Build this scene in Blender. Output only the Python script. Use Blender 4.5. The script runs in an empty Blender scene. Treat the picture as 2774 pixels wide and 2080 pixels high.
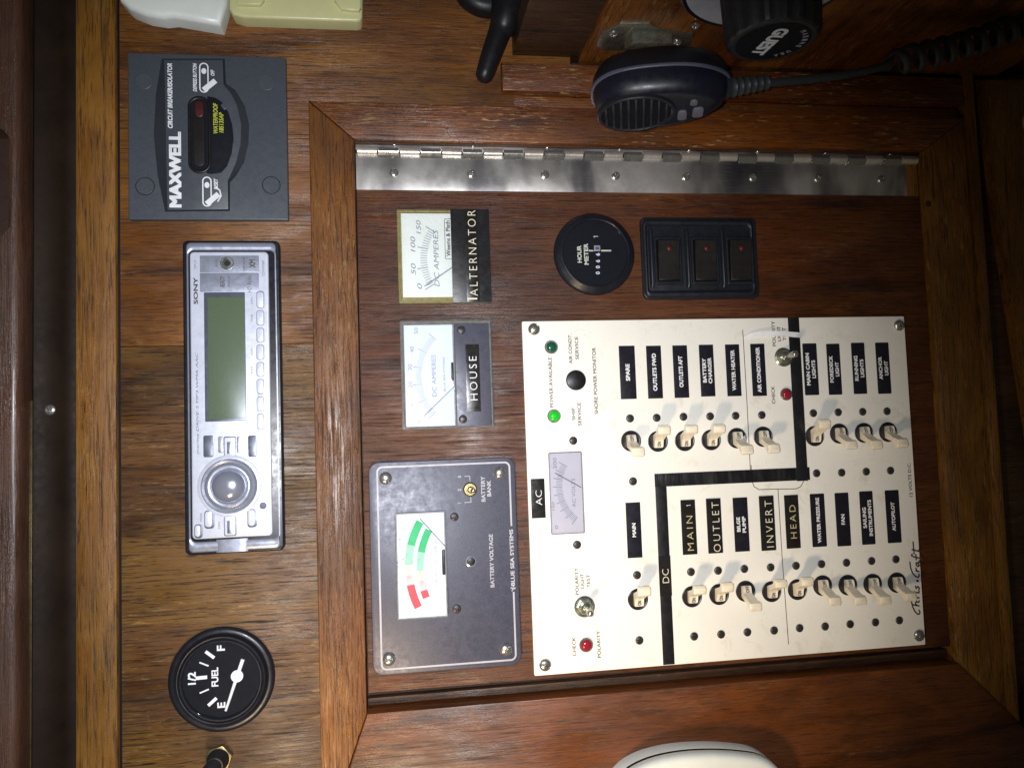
import bpy, bmesh, math, random
import numpy as np
from mathutils import Matrix, Vector

# ------------------------------------------------------------------ camera
# Wall frame: u = photo right (= world down), v = photo up (= world right), n = out of the wall; millimetres.
F_PX, CX, CY, D = 2154.69, 1387.0, 1040.0, 517.18
_r = np.array([-0.06495991, 0.14699924, 0.02989009]); _t = np.linalg.norm(_r); _k = _r / _t
_K = np.array([[0, -_k[2], _k[1]], [_k[2], 0, -_k[0]], [-_k[1], _k[0], 0]])
RM = np.eye(3) + math.sin(_t) * _K + (1 - math.cos(_t)) * _K @ _K
W3 = Matrix(((0, 1, 0), (0, 0, -1), (-1, 0, 0)))
ZOFF = 1.35
MW = Matrix.Translation((0, 0, ZOFF)) @ W3.to_4x4()
S = 0.001
sc = bpy.context.scene
COL = sc.collection

def ray(px, py):
    return RM.T @ np.array([(px - CX) / F_PX, -(py - CY) / F_PX, -1.0])
def uv(px, py, n=0.0):
    d = ray(px, py); t = (n - D) / d[2]
    return np.array([d[0] * t, d[1] * t, n])
def onv(px, py, v):
    d = ray(px, py); t = v / d[1]
    return np.array([d[0] * t, v, D + d[2] * t])
def wpt(u, v, n):
    return MW @ Vector((u * S, v * S, n * S))

cam = bpy.data.cameras.new('camera'); co = bpy.data.objects.new('camera', cam); COL.objects.link(co)
cam.sensor_width = 36; cam.lens = F_PX / 2774 * 36; cam.clip_start = 0.01; cam.clip_end = 50
co.matrix_world = Matrix.Translation(wpt(0, 0, D)) @ (W3 @ Matrix(RM.T.tolist())).to_4x4()
sc.camera = co

# ------------------------------------------------------------------ light
wd = bpy.data.worlds.new('World'); sc.world = wd; wd.use_nodes = True
wd.node_tree.nodes['Background'].inputs[0].default_value = (0.95, 0.82, 0.62, 1)
wd.node_tree.nodes['Background'].inputs[1].default_value = 0.035

def aim(o, p, q):
    P, Q = wpt(*p), wpt(*q)
    o.location = P; o.rotation_euler = (Q - P).to_track_quat('-Z', 'Y').to_euler()
# the phone's flash beside the lens
fl = bpy.data.lights.new('phone_flash', 'SPOT'); fl.energy = 13.8; fl.color = (0.93, 0.95, 1.0)
fl.shadow_soft_size = 0.005; fl.spot_size = math.radians(98); fl.spot_blend = 1.0
fo = bpy.data.objects.new('phone_flash', fl); COL.objects.link(fo); aim(fo, (-14, 4, 517), (-50, -25, 0))
# a warm cabin reading lamp, up and to one side
wl = bpy.data.lights.new('cabin_lamp', 'SPOT'); wl.energy = 9; wl.color = (1.0, 0.76, 0.48)
wl.shadow_soft_size = 0.035; wl.spot_size = math.radians(66); wl.spot_blend = 1.0
wo = bpy.data.objects.new('cabin_lamp', wl); COL.objects.link(wo); aim(wo, (-90, -385, 390), (75, -165, 0))

vs = sc.view_settings
vs.view_transform = 'Standard'; vs.look = 'None'; vs.exposure = 0.1; vs.gamma = 1.0
sc.cycles.max_bounces = 6; sc.cycles.transparent_max_bounces = 12

# ------------------------------------------------------------------ materials
def _nt(name):
    m = bpy.data.materials.new(name); m.use_nodes = True
    nt = m.node_tree; return m, nt, nt.nodes['Principled BSDF']
def _noise(nt, vec, scale, detail=3, rough=0.55, dist=0.0):
    n = nt.nodes.new('ShaderNodeTexNoise'); n.inputs['Scale'].default_value = scale
    n.inputs['Detail'].default_value = detail; n.inputs['Roughness'].default_value = rough
    n.inputs['Distortion'].default_value = dist; nt.links.new(vec, n.inputs['Vector']); return n.outputs['Fac']
def _ramp(nt, fac, stops):
    r = nt.nodes.new('ShaderNodeValToRGB'); nt.links.new(fac, r.inputs[0])
    while len(r.color_ramp.elements) < len(stops): r.color_ramp.elements.new(0.5)
    for e, (p, c) in zip(r.color_ramp.elements, stops):
        e.position = p; e.color = (*c, 1) if not isinstance(c, (int, float)) else (c, c, c, 1)
    return r.outputs[0]
def _mix(nt, fac, a, b, mode='MIX'):
    m = nt.nodes.new('ShaderNodeMix'); m.data_type = 'RGBA'; m.blend_type = mode
    for sock, val in ((0, fac), (6, a), (7, b)):
        if hasattr(val, 'node'): nt.links.new(val, m.inputs[sock])
        elif sock == 0: m.inputs[0].default_value = val
        else: m.inputs[sock].default_value = (*val, 1)
    return m.outputs[2]
def _bump(nt, b, h, dist, strength=1.0):
    n = nt.nodes.new('ShaderNodeBump'); n.inputs['Distance'].default_value = dist; n.inputs['Strength'].default_value = strength
    nt.links.new(h, n.inputs['Height']); nt.links.new(n.outputs[0], b.inputs['Normal'])
def _coords(nt, rnd=True):
    tc = nt.nodes.new('ShaderNodeTexCoord'); v = tc.outputs['Object']
    if rnd:
        oi = nt.nodes.new('ShaderNodeObjectInfo'); a = nt.nodes.new('ShaderNodeVectorMath'); a.operation = 'MULTIPLY_ADD'
        nt.links.new(oi.outputs['Random'], a.inputs[0]); a.inputs[1].default_value = (3.1, 2.3, 1.7); nt.links.new(v, a.inputs[2]); v = a.outputs[0]
    return v
def _scaled(nt, v, s):
    m = nt.nodes.new('ShaderNodeMapping'); m.inputs['Scale'].default_value = s; nt.links.new(v, m.inputs['Vector']); return m.outputs[0]

def mat(name, col, rough=0.45, metal=0.0, var=0.12, vs_=60, bump=0.0, bs=1500, coat=0.0, rvar=0.08, spec=0.5, scr=0.0):
    m, nt, b = _nt(name); v = _coords(nt)
    f = _noise(nt, v, vs_, 4, 0.6)
    c = _ramp(nt, f, [(0.3, tuple(x * (1 - var) for x in col)), (0.7, tuple(min(1, x * (1 + var)) for x in col))])
    if scr > 0:
        g = _noise(nt, _scaled(nt, v, (140, 1500, 400)), 1.0, 3, 0.7, 0.6)
        c = _mix(nt, _ramp(nt, g, [(0.62, 0.0), (0.72, scr)]), c, tuple(min(1, x * 2.5 + 0.08) for x in col))
    nt.links.new(c, b.inputs['Base Color'])
    b.inputs['Metallic'].default_value = metal; b.inputs['Specular IOR Level'].default_value = spec
    rr = _ramp(nt, _noise(nt, v, 220, 4, 0.65), [(0.3, max(0.02, rough - rvar)), (0.7, min(1, rough + rvar))])
    nt.links.new(rr, b.inputs['Roughness'])
    if coat: b.inputs['Coat Weight'].default_value = coat; b.inputs['Coat Roughness'].default_value = 0.12
    if bump: _bump(nt, b, _noise(nt, v, bs, 3, 0.6), bump * S)
    return m

def wood(name, axis, dark, mid, light, gold=(0.30, 0.17, 0.06), rough=0.42, wear=0.35, pores=0.6, blotch=0.35, fine=1.0, coat=0.0):
    """axis 'u' or 'v': the way the grain runs."""
    m, nt, b = _nt(name); v = _coords(nt)
    def sv(al, ac, o=0.5): return _scaled(nt, v, (al, ac, ac * o) if axis == 'u' else (ac, al, ac * o))
    bands = _noise(nt, sv(3.2, 34), 1.0, 5, 0.62, 1.1)
    c = _ramp(nt, bands, [(0.34, dark), (0.47, mid), (0.56, mid), (0.68, light)])
    bl = _noise(nt, sv(11, 22, 1), 1.0, 3, 0.55, 0.5)
    c = _mix(nt, _ramp(nt, bl, [(0.47, 0.0), (0.60, min(1, blotch * 1.6))]), c, gold)
    st = _noise(nt, sv(24 * fine, 620 * fine), 1.0, 5, 0.7, 0.5)
    c = _mix(nt, _ramp(nt, st, [(0.35, min(1, pores * 1.35)), (0.46, 0.0)]), c, tuple(x * 0.28 for x in dark))
    p2 = _noise(nt, sv(70 * fine, 1500 * fine), 1.0, 2, 0.6, 0.2)
    c = _mix(nt, _ramp(nt, p2, [(0.35, min(1, pores * 1.2)), (0.43, 0.0)]), c, tuple(x * 0.2 for x in dark))
    st2 = _noise(nt, sv(60 * fine, 1300 * fine), 1.0, 2, 0.6, 0.2)
    c = _mix(nt, _ramp(nt, st2, [(0.5, 0.0), (0.75, 0.35)]), c, tuple(min(1, x * 1.7) for x in mid))
    msk = _noise(nt, sv(14, 30, 1), 1.0, 2, 0.5)
    wr = _noise(nt, sv(75, 640), 1.0, 4, 0.7, 0.5)
    mm = nt.nodes.new('ShaderNodeMath'); mm.operation = 'MULTIPLY'
    nt.links.new(_ramp(nt, msk, [(0.47, 0.0), (0.58, 1.0)]), mm.inputs[0]); nt.links.new(_ramp(nt, wr, [(0.57, 0.0), (0.66, wear)]), mm.inputs[1])
    c = _mix(nt, mm.outputs[0], c, (0.42, 0.27, 0.11))
    pt = _ramp(nt, _noise(nt, sv(6, 13, 1), 1.0, 4, 0.6, 0.8), [(0.36, 0.66), (0.5, 0.98), (0.66, 1.2)])
    c = _mix(nt, 1.0, c, pt, 'MULTIPLY')
    nt.links.new(c, b.inputs['Base Color'])
    va = _ramp(nt, _noise(nt, sv(16, 45, 1), 1.0, 4, 0.65, 0.6), [(0.38, max(.2, rough - 0.08)), (0.62, rough + 0.16)])
    va = _mix(nt, _ramp(nt, st, [(0.33, 0.9), (0.45, 0.0)]), va, (0.8, 0.8, 0.8))
    nt.links.new(va, b.inputs['Roughness'])
    b.inputs['Specular IOR Level'].default_value = 0.44
    if coat: b.inputs['Coat Weight'].default_value = coat; b.inputs['Coat Roughness'].default_value = 0.3
    _bump(nt, b, _ramp(nt, st, [(0.32, 0.0), (0.55, 1.0)]), 0.16 * S)
    return m

def clear(name, tint=(1, 1, 1), body=0.0, bcol=(0.8, 0.8, 0.75), rough=0.03):
    m, nt, b = _nt(name); nt.nodes.remove(b); out = nt.nodes['Material Output']
    tr = nt.nodes.new('ShaderNodeBsdfTransparent'); tr.inputs[0].default_value = (*tint, 1)
    gl = nt.nodes.new('ShaderNodeBsdfGlossy'); gl.inputs['Roughness'].default_value = rough
    fr = nt.nodes.new('ShaderNodeFresnel'); fr.inputs[0].default_value = 1.45
    mx = nt.nodes.new('ShaderNodeMixShader'); nt.links.new(fr.outputs[0], mx.inputs[0])
    if body:
        df = nt.nodes.new('ShaderNodeBsdfDiffuse'); v = _coords(nt)
        nt.links.new(_ramp(nt, _noise(nt, v, 300, 4, 0.6), [(0.3, tuple(x * 0.6 for x in bcol)), (0.7, bcol)]), df.inputs[0])
        m2 = nt.nodes.new('ShaderNodeMixShader'); m2.inputs[0].default_value = body
        nt.links.new(tr.outputs[0], m2.inputs[1]); nt.links.new(df.outputs[0], m2.inputs[2]); nt.links.new(m2.outputs[0], mx.inputs[1])
    else: nt.links.new(tr.outputs[0], mx.inputs[1])
    nt.links.new(gl.outputs[0], mx.inputs[2]); nt.links.new(mx.outputs[0], out.inputs[0]); return m
def glow(name, col, e):
    m, nt, b = _nt(name); b.inputs['Base Color'].default_value = (*col, 1); b.inputs['Roughness'].default_value = 0.2
    b.inputs['Emission Color'].default_value = (*col, 1); b.inputs['Emission Strength'].default_value = e; return m

M = {}
M['ply_up'] = wood('veneer_reddish', 'u', (0.0530, 0.0168, 0.0031), (0.1324, 0.0446, 0.0076), (0.2077, 0.0768, 0.0126), gold=(0.2032, 0.0803, 0.0112), blotch=0.5, rough=0.46)
M['ply_low'] = wood('veneer_brown', 'u', (0.0411, 0.0162, 0.0043), (0.0956, 0.0397, 0.0098), (0.1488, 0.0674, 0.0157), gold=(0.1346, 0.0663, 0.0113), blotch=0.45, rough=0.45, pores=0.8)
M['door'] = wood('veneer_door', 'u', (0.0311, 0.0074, 0.0018), (0.0749, 0.0200, 0.0045), (0.1138, 0.0351, 0.0073), gold=(0.0944, 0.0313, 0.0056), blotch=0.4, rough=0.47, wear=0.12)
M['stile'] = wood('solid_teak_stile', 'v', (0.0570, 0.0173, 0.0023), (0.1171, 0.0378, 0.0051), (0.1829, 0.0656, 0.0084), gold=(0.1902, 0.0721, 0.0080), rough=0.40, wear=0.3)
M['rail'] = wood('solid_teak_rail', 'u', (0.0557, 0.0128, 0.0015), (0.1298, 0.0333, 0.0034), (0.1928, 0.0564, 0.0061), gold=(0.1928, 0.0591, 0.0057), rough=0.36, wear=0.8, coat=0.2)
M['rail_low'] = wood('solid_teak_lower_rail', 'u', (0.0387, 0.0105, 0.0023), (0.1129, 0.0323, 0.0069), (0.1720, 0.0501, 0.0116), gold=(0.1828, 0.0524, 0.0104), rough=0.36, wear=0.12, coat=0.2, pores=.45)
M['strip'] = wood('golden_edge_strip', 'v', (0.0778, 0.0273, 0.0040), (0.1620, 0.0627, 0.0080), (0.2333, 0.1009, 0.0133), gold=(0.2333, 0.1091, 0.0145), rough=0.40, wear=0.25, pores=0.55, fine=0.8)
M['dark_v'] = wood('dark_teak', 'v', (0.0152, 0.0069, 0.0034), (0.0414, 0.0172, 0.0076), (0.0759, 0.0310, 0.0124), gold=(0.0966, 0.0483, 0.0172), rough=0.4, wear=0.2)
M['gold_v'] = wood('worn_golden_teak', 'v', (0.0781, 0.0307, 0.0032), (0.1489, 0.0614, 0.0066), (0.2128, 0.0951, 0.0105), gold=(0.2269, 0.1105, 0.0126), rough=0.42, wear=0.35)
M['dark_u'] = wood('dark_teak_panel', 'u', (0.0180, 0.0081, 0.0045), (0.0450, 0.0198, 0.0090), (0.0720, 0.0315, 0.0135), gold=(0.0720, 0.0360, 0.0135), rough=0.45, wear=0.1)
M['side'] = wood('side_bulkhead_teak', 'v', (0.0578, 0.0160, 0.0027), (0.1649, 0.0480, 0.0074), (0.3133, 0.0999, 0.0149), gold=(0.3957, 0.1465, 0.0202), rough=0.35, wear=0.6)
M['ledge'] = wood('polished_ledge', 'v', (0.0293, 0.0118, 0.0069), (0.0553, 0.0247, 0.0148), (0.0846, 0.0401, 0.0253), gold=(0.0781, 0.0324, 0.0158), rough=0.32, wear=0.05, pores=0.3, coat=0.15)
M['groove'] = mat('dark_groove', (0.030, 0.012, 0.007), 0.6)
M['track'] = mat('tarnished_track', (0.015, 0.0085, 0.005), 0.6, 0.0, 0.4, 25, bump=0.03, bs=300, spec=.12)
M['brass'] = mat('brass', (0.26, 0.21, 0.10), 0.35, 0.8, 0.25, 200)
M['steel'] = mat('stainless_steel', (0.46, 0.45, 0.42), 0.24, 0.85, 0.12, 80, bump=0.01, scr=0.1)
def hinge_mat():
    m, nt, b = _nt('scuffed_stainless_hinge_reflections'); v = _coords(nt); b.inputs['Metallic'].default_value = .75
    f = _noise(nt, _scaled(nt, v, (22, 9, 9)), 1.0, 3, .5, .3); g = _noise(nt, _scaled(nt, v, (60, 1600, 200)), 1.0, 4, .65, .3)
    c = _ramp(nt, f, [(.36, (.085, .08, .095)), (.5, (.25, .24, .24)), (.62, (.62, .60, .57))])  # broad light and dark bands: reflections put into the colour
    c = _mix(nt, _ramp(nt, g, [(.55, 0.0), (.72, .35)]), c, (.55, .53, .50)); nt.links.new(c, b.inputs['Base Color'])
    nt.links.new(_ramp(nt, _noise(nt, v, 40, 4, .6), [(.35, .26), (.65, .42)]), b.inputs['Roughness']); _bump(nt, b, g, .01 * S); return m
M['hinge'] = hinge_mat()
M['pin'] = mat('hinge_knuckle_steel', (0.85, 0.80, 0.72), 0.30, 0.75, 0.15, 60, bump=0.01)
M['plate'] = mat('off_white_enamel_plate', (0.84, 0.82, 0.745), 0.42, 0, 0.05, 14, bump=0.008, bs=700, spec=0.4)
def grime(m):
    nt = m.node_tree; b = nt.nodes['Principled BSDF']; src = b.inputs['Base Color'].links[0].from_socket; v = _coords(nt, False)
    g = _ramp(nt, _noise(nt, v, 55, 6, 0.75, 0.6), [(0.56, 0.0), (0.74, 0.5)])
    c = _mix(nt, g, src, (0.52, 0.44, 0.32))
    g2 = _ramp(nt, _noise(nt, v, 420, 4, 0.7), [(0.65, 0.0), (0.73, 0.6)])
    nt.links.new(_mix(nt, g2, c, (0.36, 0.28, 0.18)), b.inputs['Base Color'])
grime(M['plate'])
M['navy'] = mat('speckled_slate_paint', (0.055, 0.057, 0.085), 0.42, 0.15, 0.28, 1400, bump=0.03, bs=1600)
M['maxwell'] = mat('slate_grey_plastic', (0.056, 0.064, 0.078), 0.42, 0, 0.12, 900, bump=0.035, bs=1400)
M['maxshade'] = mat('slate_grey_plastic_shaded', (0.028, 0.033, 0.041), 0.5, 0, 0.12, 900, bump=0.03, bs=1400)  # darker copy of the plastic: shade on the sloping sides put into colour
M['black'] = mat('black_plastic', (0.009, 0.009, 0.011), 0.42, 0, 0.2, 60, bump=0.01, spec=.35)
M['bezel'] = mat('black_bezel', (0.011, 0.012, 0.017), 0.34, 0, 0.2, 60, bump=0.01, spec=.4)
M['dial'] = mat('matt_black_dial', (0.007, 0.008, 0.012), 0.7, spec=0.15)
M['rubber'] = mat('black_rubber', (0.012, 0.012, 0.014), 0.5, bump=0.02)
M['rocker'] = mat('brownish_black_rocker', (0.012, 0.010, 0.010), 0.45, spec=.3)
M['rockbody'] = mat('textured_black_housing', (0.010, 0.012, 0.017), 0.45, 0, 0.2, 60, bump=0.04, bs=1300, spec=.4)
M['label'] = mat('glossy_black_tape', (0.010, 0.010, 0.016), 0.42, 0, 0.25, 300, bump=0.01, spec=.35)
M['dymo'] = mat('embossed_tape', (0.014, 0.013, 0.012), 0.28, 0, 0.2, 100, bump=0.02, bs=400)
M['tape'] = mat('black_vinyl_tape', (0.010, 0.010, 0.012), 0.38, 0, 0.2, 100, bump=0.05, bs=250)
def wrinkle():
    m, nt, b = _nt('wrinkled_black_tape'); v = _coords(nt); b.inputs['Roughness'].default_value = 0.26
    f = _noise(nt, _scaled(nt, v, (170, 25, 25)), 1.0, 3, 0.6, 0.4)
    nt.links.new(_ramp(nt, f, [(0.45, (0.010, 0.010, 0.012)), (0.75, (0.035, 0.037, 0.035))]), b.inputs['Base Color'])
    _bump(nt, b, f, 0.5 * S); return m
M['wrinkle'] = wrinkle()
M['white'] = mat('white_print', (0.75, 0.76, 0.78), 0.5)
M['cream'] = mat('embossed_cream', (0.72, 0.68, 0.52), 0.5, var=0.2, vs_=900)
M['gold'] = mat('embossed_gold_letters', (0.55, 0.48, 0.26), 0.5)
M['grey'] = mat('grey_print', (0.40, 0.40, 0.45), 0.5)
M['ink'] = mat('black_ink', (0.055, 0.045, 0.045), 0.5)
M['paleink'] = mat('faded_ink', (0.22, 0.22, 0.26), 0.5)
M['face'] = mat('white_meter_card', (0.76, 0.80, 0.88), 0.55, var=0.03)
M['face2'] = mat('ivory_meter_card', (0.77, 0.78, 0.68), 0.55, var=0.03)
M['face3'] = mat('pinkish_meter_card', (0.62, 0.56, 0.57), 0.5, var=0.04)
M['acr'] = clear('clear_acrylic', (0.97, 0.98, 1.0))
M['acr_rim'] = clear('clear_acrylic_rim', (0.80, 0.80, 0.78), 0.35, (0.50, 0.50, 0.48), 0.06)
M['acr_yel'] = clear('yellowed_acrylic_rim', (0.80, 0.76, 0.55), 0.55, (0.50, 0.45, 0.22), 0.08)
M['lens_g'] = glow('lit_green_lens', (0.004, 0.45, 0.012), 0.35)
M['lens_dg'] = mat('unlit_green_lens', (0.006, 0.085, 0.045), 0.18)
M['lens_r'] = mat('red_lens', (0.28, 0.012, 0.025), 0.18)
M['red'] = mat('dull_red_plastic', (0.055, 0.008, 0.008), 0.45)
M['reddot'] = mat('red_dot', (0.06, 0.003, 0.004), 0.5)
M['lever'] = mat('ivory_lever', (0.84, 0.76, 0.60), 0.36, 0, 0.08, 200)
M['lever'].node_tree.nodes['Principled BSDF'].inputs['Subsurface Weight'].default_value = 0.45
M['lever'].node_tree.nodes['Principled BSDF'].inputs['Subsurface Radius'].default_value = (0.003, 0.002, 0.001)
M['hole'] = mat('breaker_socket', (0.014, 0.013, 0.016), 0.35)
M['screwb'] = mat('blackened_screw', (0.055, 0.050, 0.050), 0.42, 0.5, 0.5, 700)
M['zinc'] = mat('zinc_plated_nut', (0.42, 0.44, 0.36), 0.3, 0.9, 0.25, 300)
M['silver'] = mat('silver_paint', (0.33, 0.355, 0.44), 0.33, 0.5, 0.06, 200)
M['silver2'] = mat('bright_silver_paint', (0.60, 0.63, 0.74), 0.34, 0.2, 0.05, 200)
M['silverd'] = mat('dim_silver_paint', (0.10, 0.11, 0.15), 0.35, 0.4, 0.08, 200)
M['chrome'] = mat('chrome', (0.50, 0.53, 0.66), 0.17, 0.7, 0.03, 60, rvar=0.03)
M['lcd'] = mat('green_lcd', (0.105, 0.140, 0.075), 0.3, 0, 0.04, 20, rvar=.02)
M['red_s'] = mat('scale_red', (0.62, 0.06, 0.07), 0.5)
M['pink_s'] = mat('scale_pink', (0.75, 0.50, 0.48), 0.5)
M['yel_s'] = mat('scale_yellow', (0.78, 0.76, 0.50), 0.5)
M['lg_s'] = mat('scale_light_green', (0.30, 0.66, 0.42), 0.5)
M['g_s'] = mat('scale_green', (0.012, 0.42, 0.13), 0.5)
M['yel'] = mat('yellow_green_print', (0.45, 0.48, 0.05), 0.5)
M['wht_pl'] = mat('white_plastic', (0.74, 0.77, 0.72), 0.35, 0, 0.04)
M['crm_pl'] = mat('cream_plastic', (0.62, 0.60, 0.30), 0.35, 0, 0.06)
M['strap'] = mat('milky_plastic_strap', (0.80, 0.82, 0.82), 0.25)
M['mic'] = mat('blue_black_microphone_shell', (0.006, 0.007, 0.015), 0.38, 0, 0.15, 60, bump=0.02, bs=1200)
M['mic_d'] = mat('microphone_grille_black', (0.016, 0.016, 0.020), 0.35)
M['seam'] = mat('lavender_grey_trim', (0.085, 0.085, 0.12), 0.4)
M['btn'] = mat('grey_rubber_key', (0.12, 0.12, 0.15), 0.5)
M['cable'] = mat('dark_grey_cable', (0.030, 0.036, 0.038), 0.5, bump=0.02)
M['guest'] = mat('dusty_black_knob', (0.013, 0.016, 0.018), 0.5, 0, 0.4, 500, bump=0.04, bs=900, scr=0.12)
M['gplate'] = mat('brushed_white_switch_plate', (0.52, 0.53, 0.56), 0.4)

# ------------------------------------------------------------------ mesh builder (mm in, metres out)
class B:
    def __init__(s): s.v = []; s.f = []
    def add(s, vs_, fs): o = len(s.v); s.v += [tuple(map(float, p)) for p in vs_]; s.f += [tuple(i + o for i in f) for f in fs]; return s
    def loops(s, L, cap0=True, cap1=True, closed=True):
        n = len(L[0]); vs_ = [p for l in L for p in l]; fs = []
        for k in range(len(L) - 1):
            for i in range(n if closed else n - 1):
                j = (i + 1) % n; fs.append((k * n + i, k * n + j, (k + 1) * n + j, (k + 1) * n + i))
        if cap0: fs.append(tuple(range(n - 1, -1, -1)))
        if cap1: fs.append(tuple((len(L) - 1) * n + i for i in range(n)))
        return s.add(vs_, fs)
    def box(s, x0, y0, z0, x1, y1, z1, b=0.0):
        return s.poly([(x0, y0), (x1, y0), (x1, y1), (x0, y1)], z0, z1, b)
    def poly(s, pts, z0, z1, b=0.0, seg=2):
        L = [[(x, y, z0) for x, y in pts]]
        if b > 0:
            for k in range(seg + 1):
                a = k / seg * math.pi / 2; q = offset(pts, -b * (1 - math.cos(a)) if k else 0)
                L.append([(x, y, z1 - b + b * math.sin(a)) for x, y in q])
        else: L.append([(x, y, z1) for x, y in pts])
        return s.loops(L)
    def slab(s, cx, cy, w, h, r, z0, z1, b=0.0):
        pts = rrect(cx, cy, w, h, r); L = [[(x, y, z0) for x, y in pts]]
        if b > 0:
            for k in range(4):
                a = k / 3 * math.pi / 2; d = b * (1 - math.cos(a))
                L.append([(x, y, z1 - b + b * math.sin(a)) for x, y in rrect(cx, cy, w - 2 * d, h - 2 * d, max(0.05, r - d))])
        else: L.append([(x, y, z1) for x, y in pts])
        return s.loops(L)
    def ring(s, outer, inner, z0, z1, b=0.4):
        """frame between two outlines of equal length"""
        oi, ii = offset(outer, -b), offset(inner, b)
        L = [[(x, y, z0) for x, y in outer], [(x, y, z1 - b) for x, y in outer], [(x, y, z1) for x, y in oi],
             [(x, y, z1) for x, y in ii], [(x, y, z1 - b) for x, y in inner], [(x, y, z0) for x, y in inner]]
        return s.loops(L, False, False)
    def lathe(s, prof, cx=0, cy=0, n=40, cap0=True, cap1=True, sx=1, sy=1):
        L = [[(cx + r * sx * math.cos(2 * math.pi * i / n), cy + r * sy * math.sin(2 * math.pi * i / n), z) for i in range(n)] for r, z in prof]
        return s.loops(L, cap0, cap1)
    def disc(s, r, z0, z1, cx=0, cy=0, n=32): return s.lathe([(r, z0), (r, z1)], cx, cy, n)
    def tube(s, path, r, n=8, cap=True):
        P = [Vector(p) for p in path]; L = []; up = None
        for i, p in enumerate(P):
            t = (P[min(i + 1, len(P) - 1)] - P[max(i - 1, 0)]).normalized()
            if up is None:
                a = Vector((0, 0, 1)) if abs(t.z) < 0.9 else Vector((1, 0, 0)); up = t.cross(a).normalized()
            up = (up - t * up.dot(t)).normalized(); w = t.cross(up)
            rr = r[i] if isinstance(r, (list, tuple)) else r
            L.append([tuple(p + (up * math.cos(2 * math.pi * k / n) + w * math.sin(2 * math.pi * k / n)) * rr) for k in range(n)])
        return s.loops(L, cap, cap)
    def line(s, pts, w, z, t=0.05):
        """flat printed stroke"""
        for i_, ((x0, y0), (x1, y1)) in enumerate(zip(pts[:-1], pts[1:])):
            z += 0.0015
            l = math.hypot(x1 - x0, y1 - y0) or 1; nx, ny = -(y1 - y0) / l * w / 2, (x1 - x0) / l * w / 2
            e_ = min(w * .3, l * .25); ex, ey = (x1 - x0) / l * e_, (y1 - y0) / l * e_
            s.add([(x0 - ex + nx, y0 - ey + ny, z), (x0 - ex - nx, y0 - ey - ny, z), (x1 + ex - nx, y1 + ey - ny, z), (x1 + ex + nx, y1 + ey + ny, z)], [(0, 1, 2, 3)])
        return s
    def polar(s, R, hfun, nr=9, na=36, z0=0.0):
        vs_ = [(0, 0, hfun(0, 0))]; fs = []
        for k in range(1, nr + 1):
            for i in range(na):
                a = 2 * math.pi * i / na; r = R * k / nr; x, y = r * math.cos(a), r * math.sin(a); vs_.append((x, y, hfun(x, y)))
        for i in range(na): vs_.append((R * math.cos(2 * math.pi * i / na), R * math.sin(2 * math.pi * i / na), z0))
        for i in range(na): fs.append((0, 1 + i, 1 + (i + 1) % na))
        for k in range(nr):
            for i in range(na):
                a, b_ = 1 + k * na + i, 1 + k * na + (i + 1) % na; fs.append((a, a + na, b_ + na, b_))
        return s.add(vs_, fs)
    def mesh(s, name, m=None, smooth=35):
        me = bpy.data.meshes.new(name); me.from_pydata([(x * S, y * S, z * S) for x, y, z in s.v], [], s.f)
        bm = bmesh.new(); bm.from_mesh(me); bmesh.ops.remove_doubles(bm, verts=bm.verts, dist=1e-7); bmesh.ops.recalc_face_normals(bm, faces=bm.faces); bm.to_mesh(me); bm.free()
        if smooth:
            for p in me.polygons: p.use_smooth = True
            me.set_sharp_from_angle(angle=math.radians(smooth))
        if m: me.materials.append(m)
        return me

def rrect(cx, cy, w, h, r, k=5):
    r = max(0.01, min(r, w / 2 - 0.01, h / 2 - 0.01)); P = []
    for (sx, sy, a0) in ((1, 1, 0), (-1, 1, 90), (-1, -1, 180), (1, -1, 270)):
        for i in range(k + 1):
            a = math.radians(a0 + 90 * i / k); P.append((cx + sx * (w / 2 - r) + r * math.cos(a), cy + sy * (h / 2 - r) + r * math.sin(a)))
    return P
def curve(pts, k=6):
    """Catmull-Rom through open points"""
    out = []
    for i in range(len(pts) - 1):
        p = [np.array(pts[max(0, min(len(pts) - 1, j))], float) for j in (i - 1, i, i + 1, i + 2)]
        for t in [q / k for q in range(k)]: out.append(tuple(.5 * (2 * p[1] + (p[2] - p[0]) * t + (2 * p[0] - 5 * p[1] + 4 * p[2] - p[3]) * t * t + (3 * p[1] - p[0] - 3 * p[2] + p[3]) * t ** 3)))
    return out + [tuple(pts[-1])]
def offset(pts, d):
    """move each edge of a polygon outward by d"""
    if d == 0: return list(pts)
    n = len(pts); area = sum(pts[i][0] * pts[(i + 1) % n][1] - pts[(i + 1) % n][0] * pts[i][1] for i in range(n)); sg = 1 if area > 0 else -1; out = []
    for i in range(n):
        (x0, y0), (x1, y1), (x2, y2) = pts[i - 1], pts[i], pts[(i + 1) % n]
        a = Vector((x1 - x0, y1 - y0)); b = Vector((x2 - x1, y2 - y1))
        if a.length < 1e-9: a = b
        if b.length < 1e-9: b = a
        a.normalize(); b.normalize(); na, nb = Vector((a.y, -a.x)) * sg, Vector((b.y, -b.x)) * sg; m = na + nb
        if m.length < 1e-6: m = na
        m.normalize(); c = max(0.35, m.dot(na)); out.append((x1 + m.x * d / c, y1 + m.y * d / c))
    return out

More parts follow.
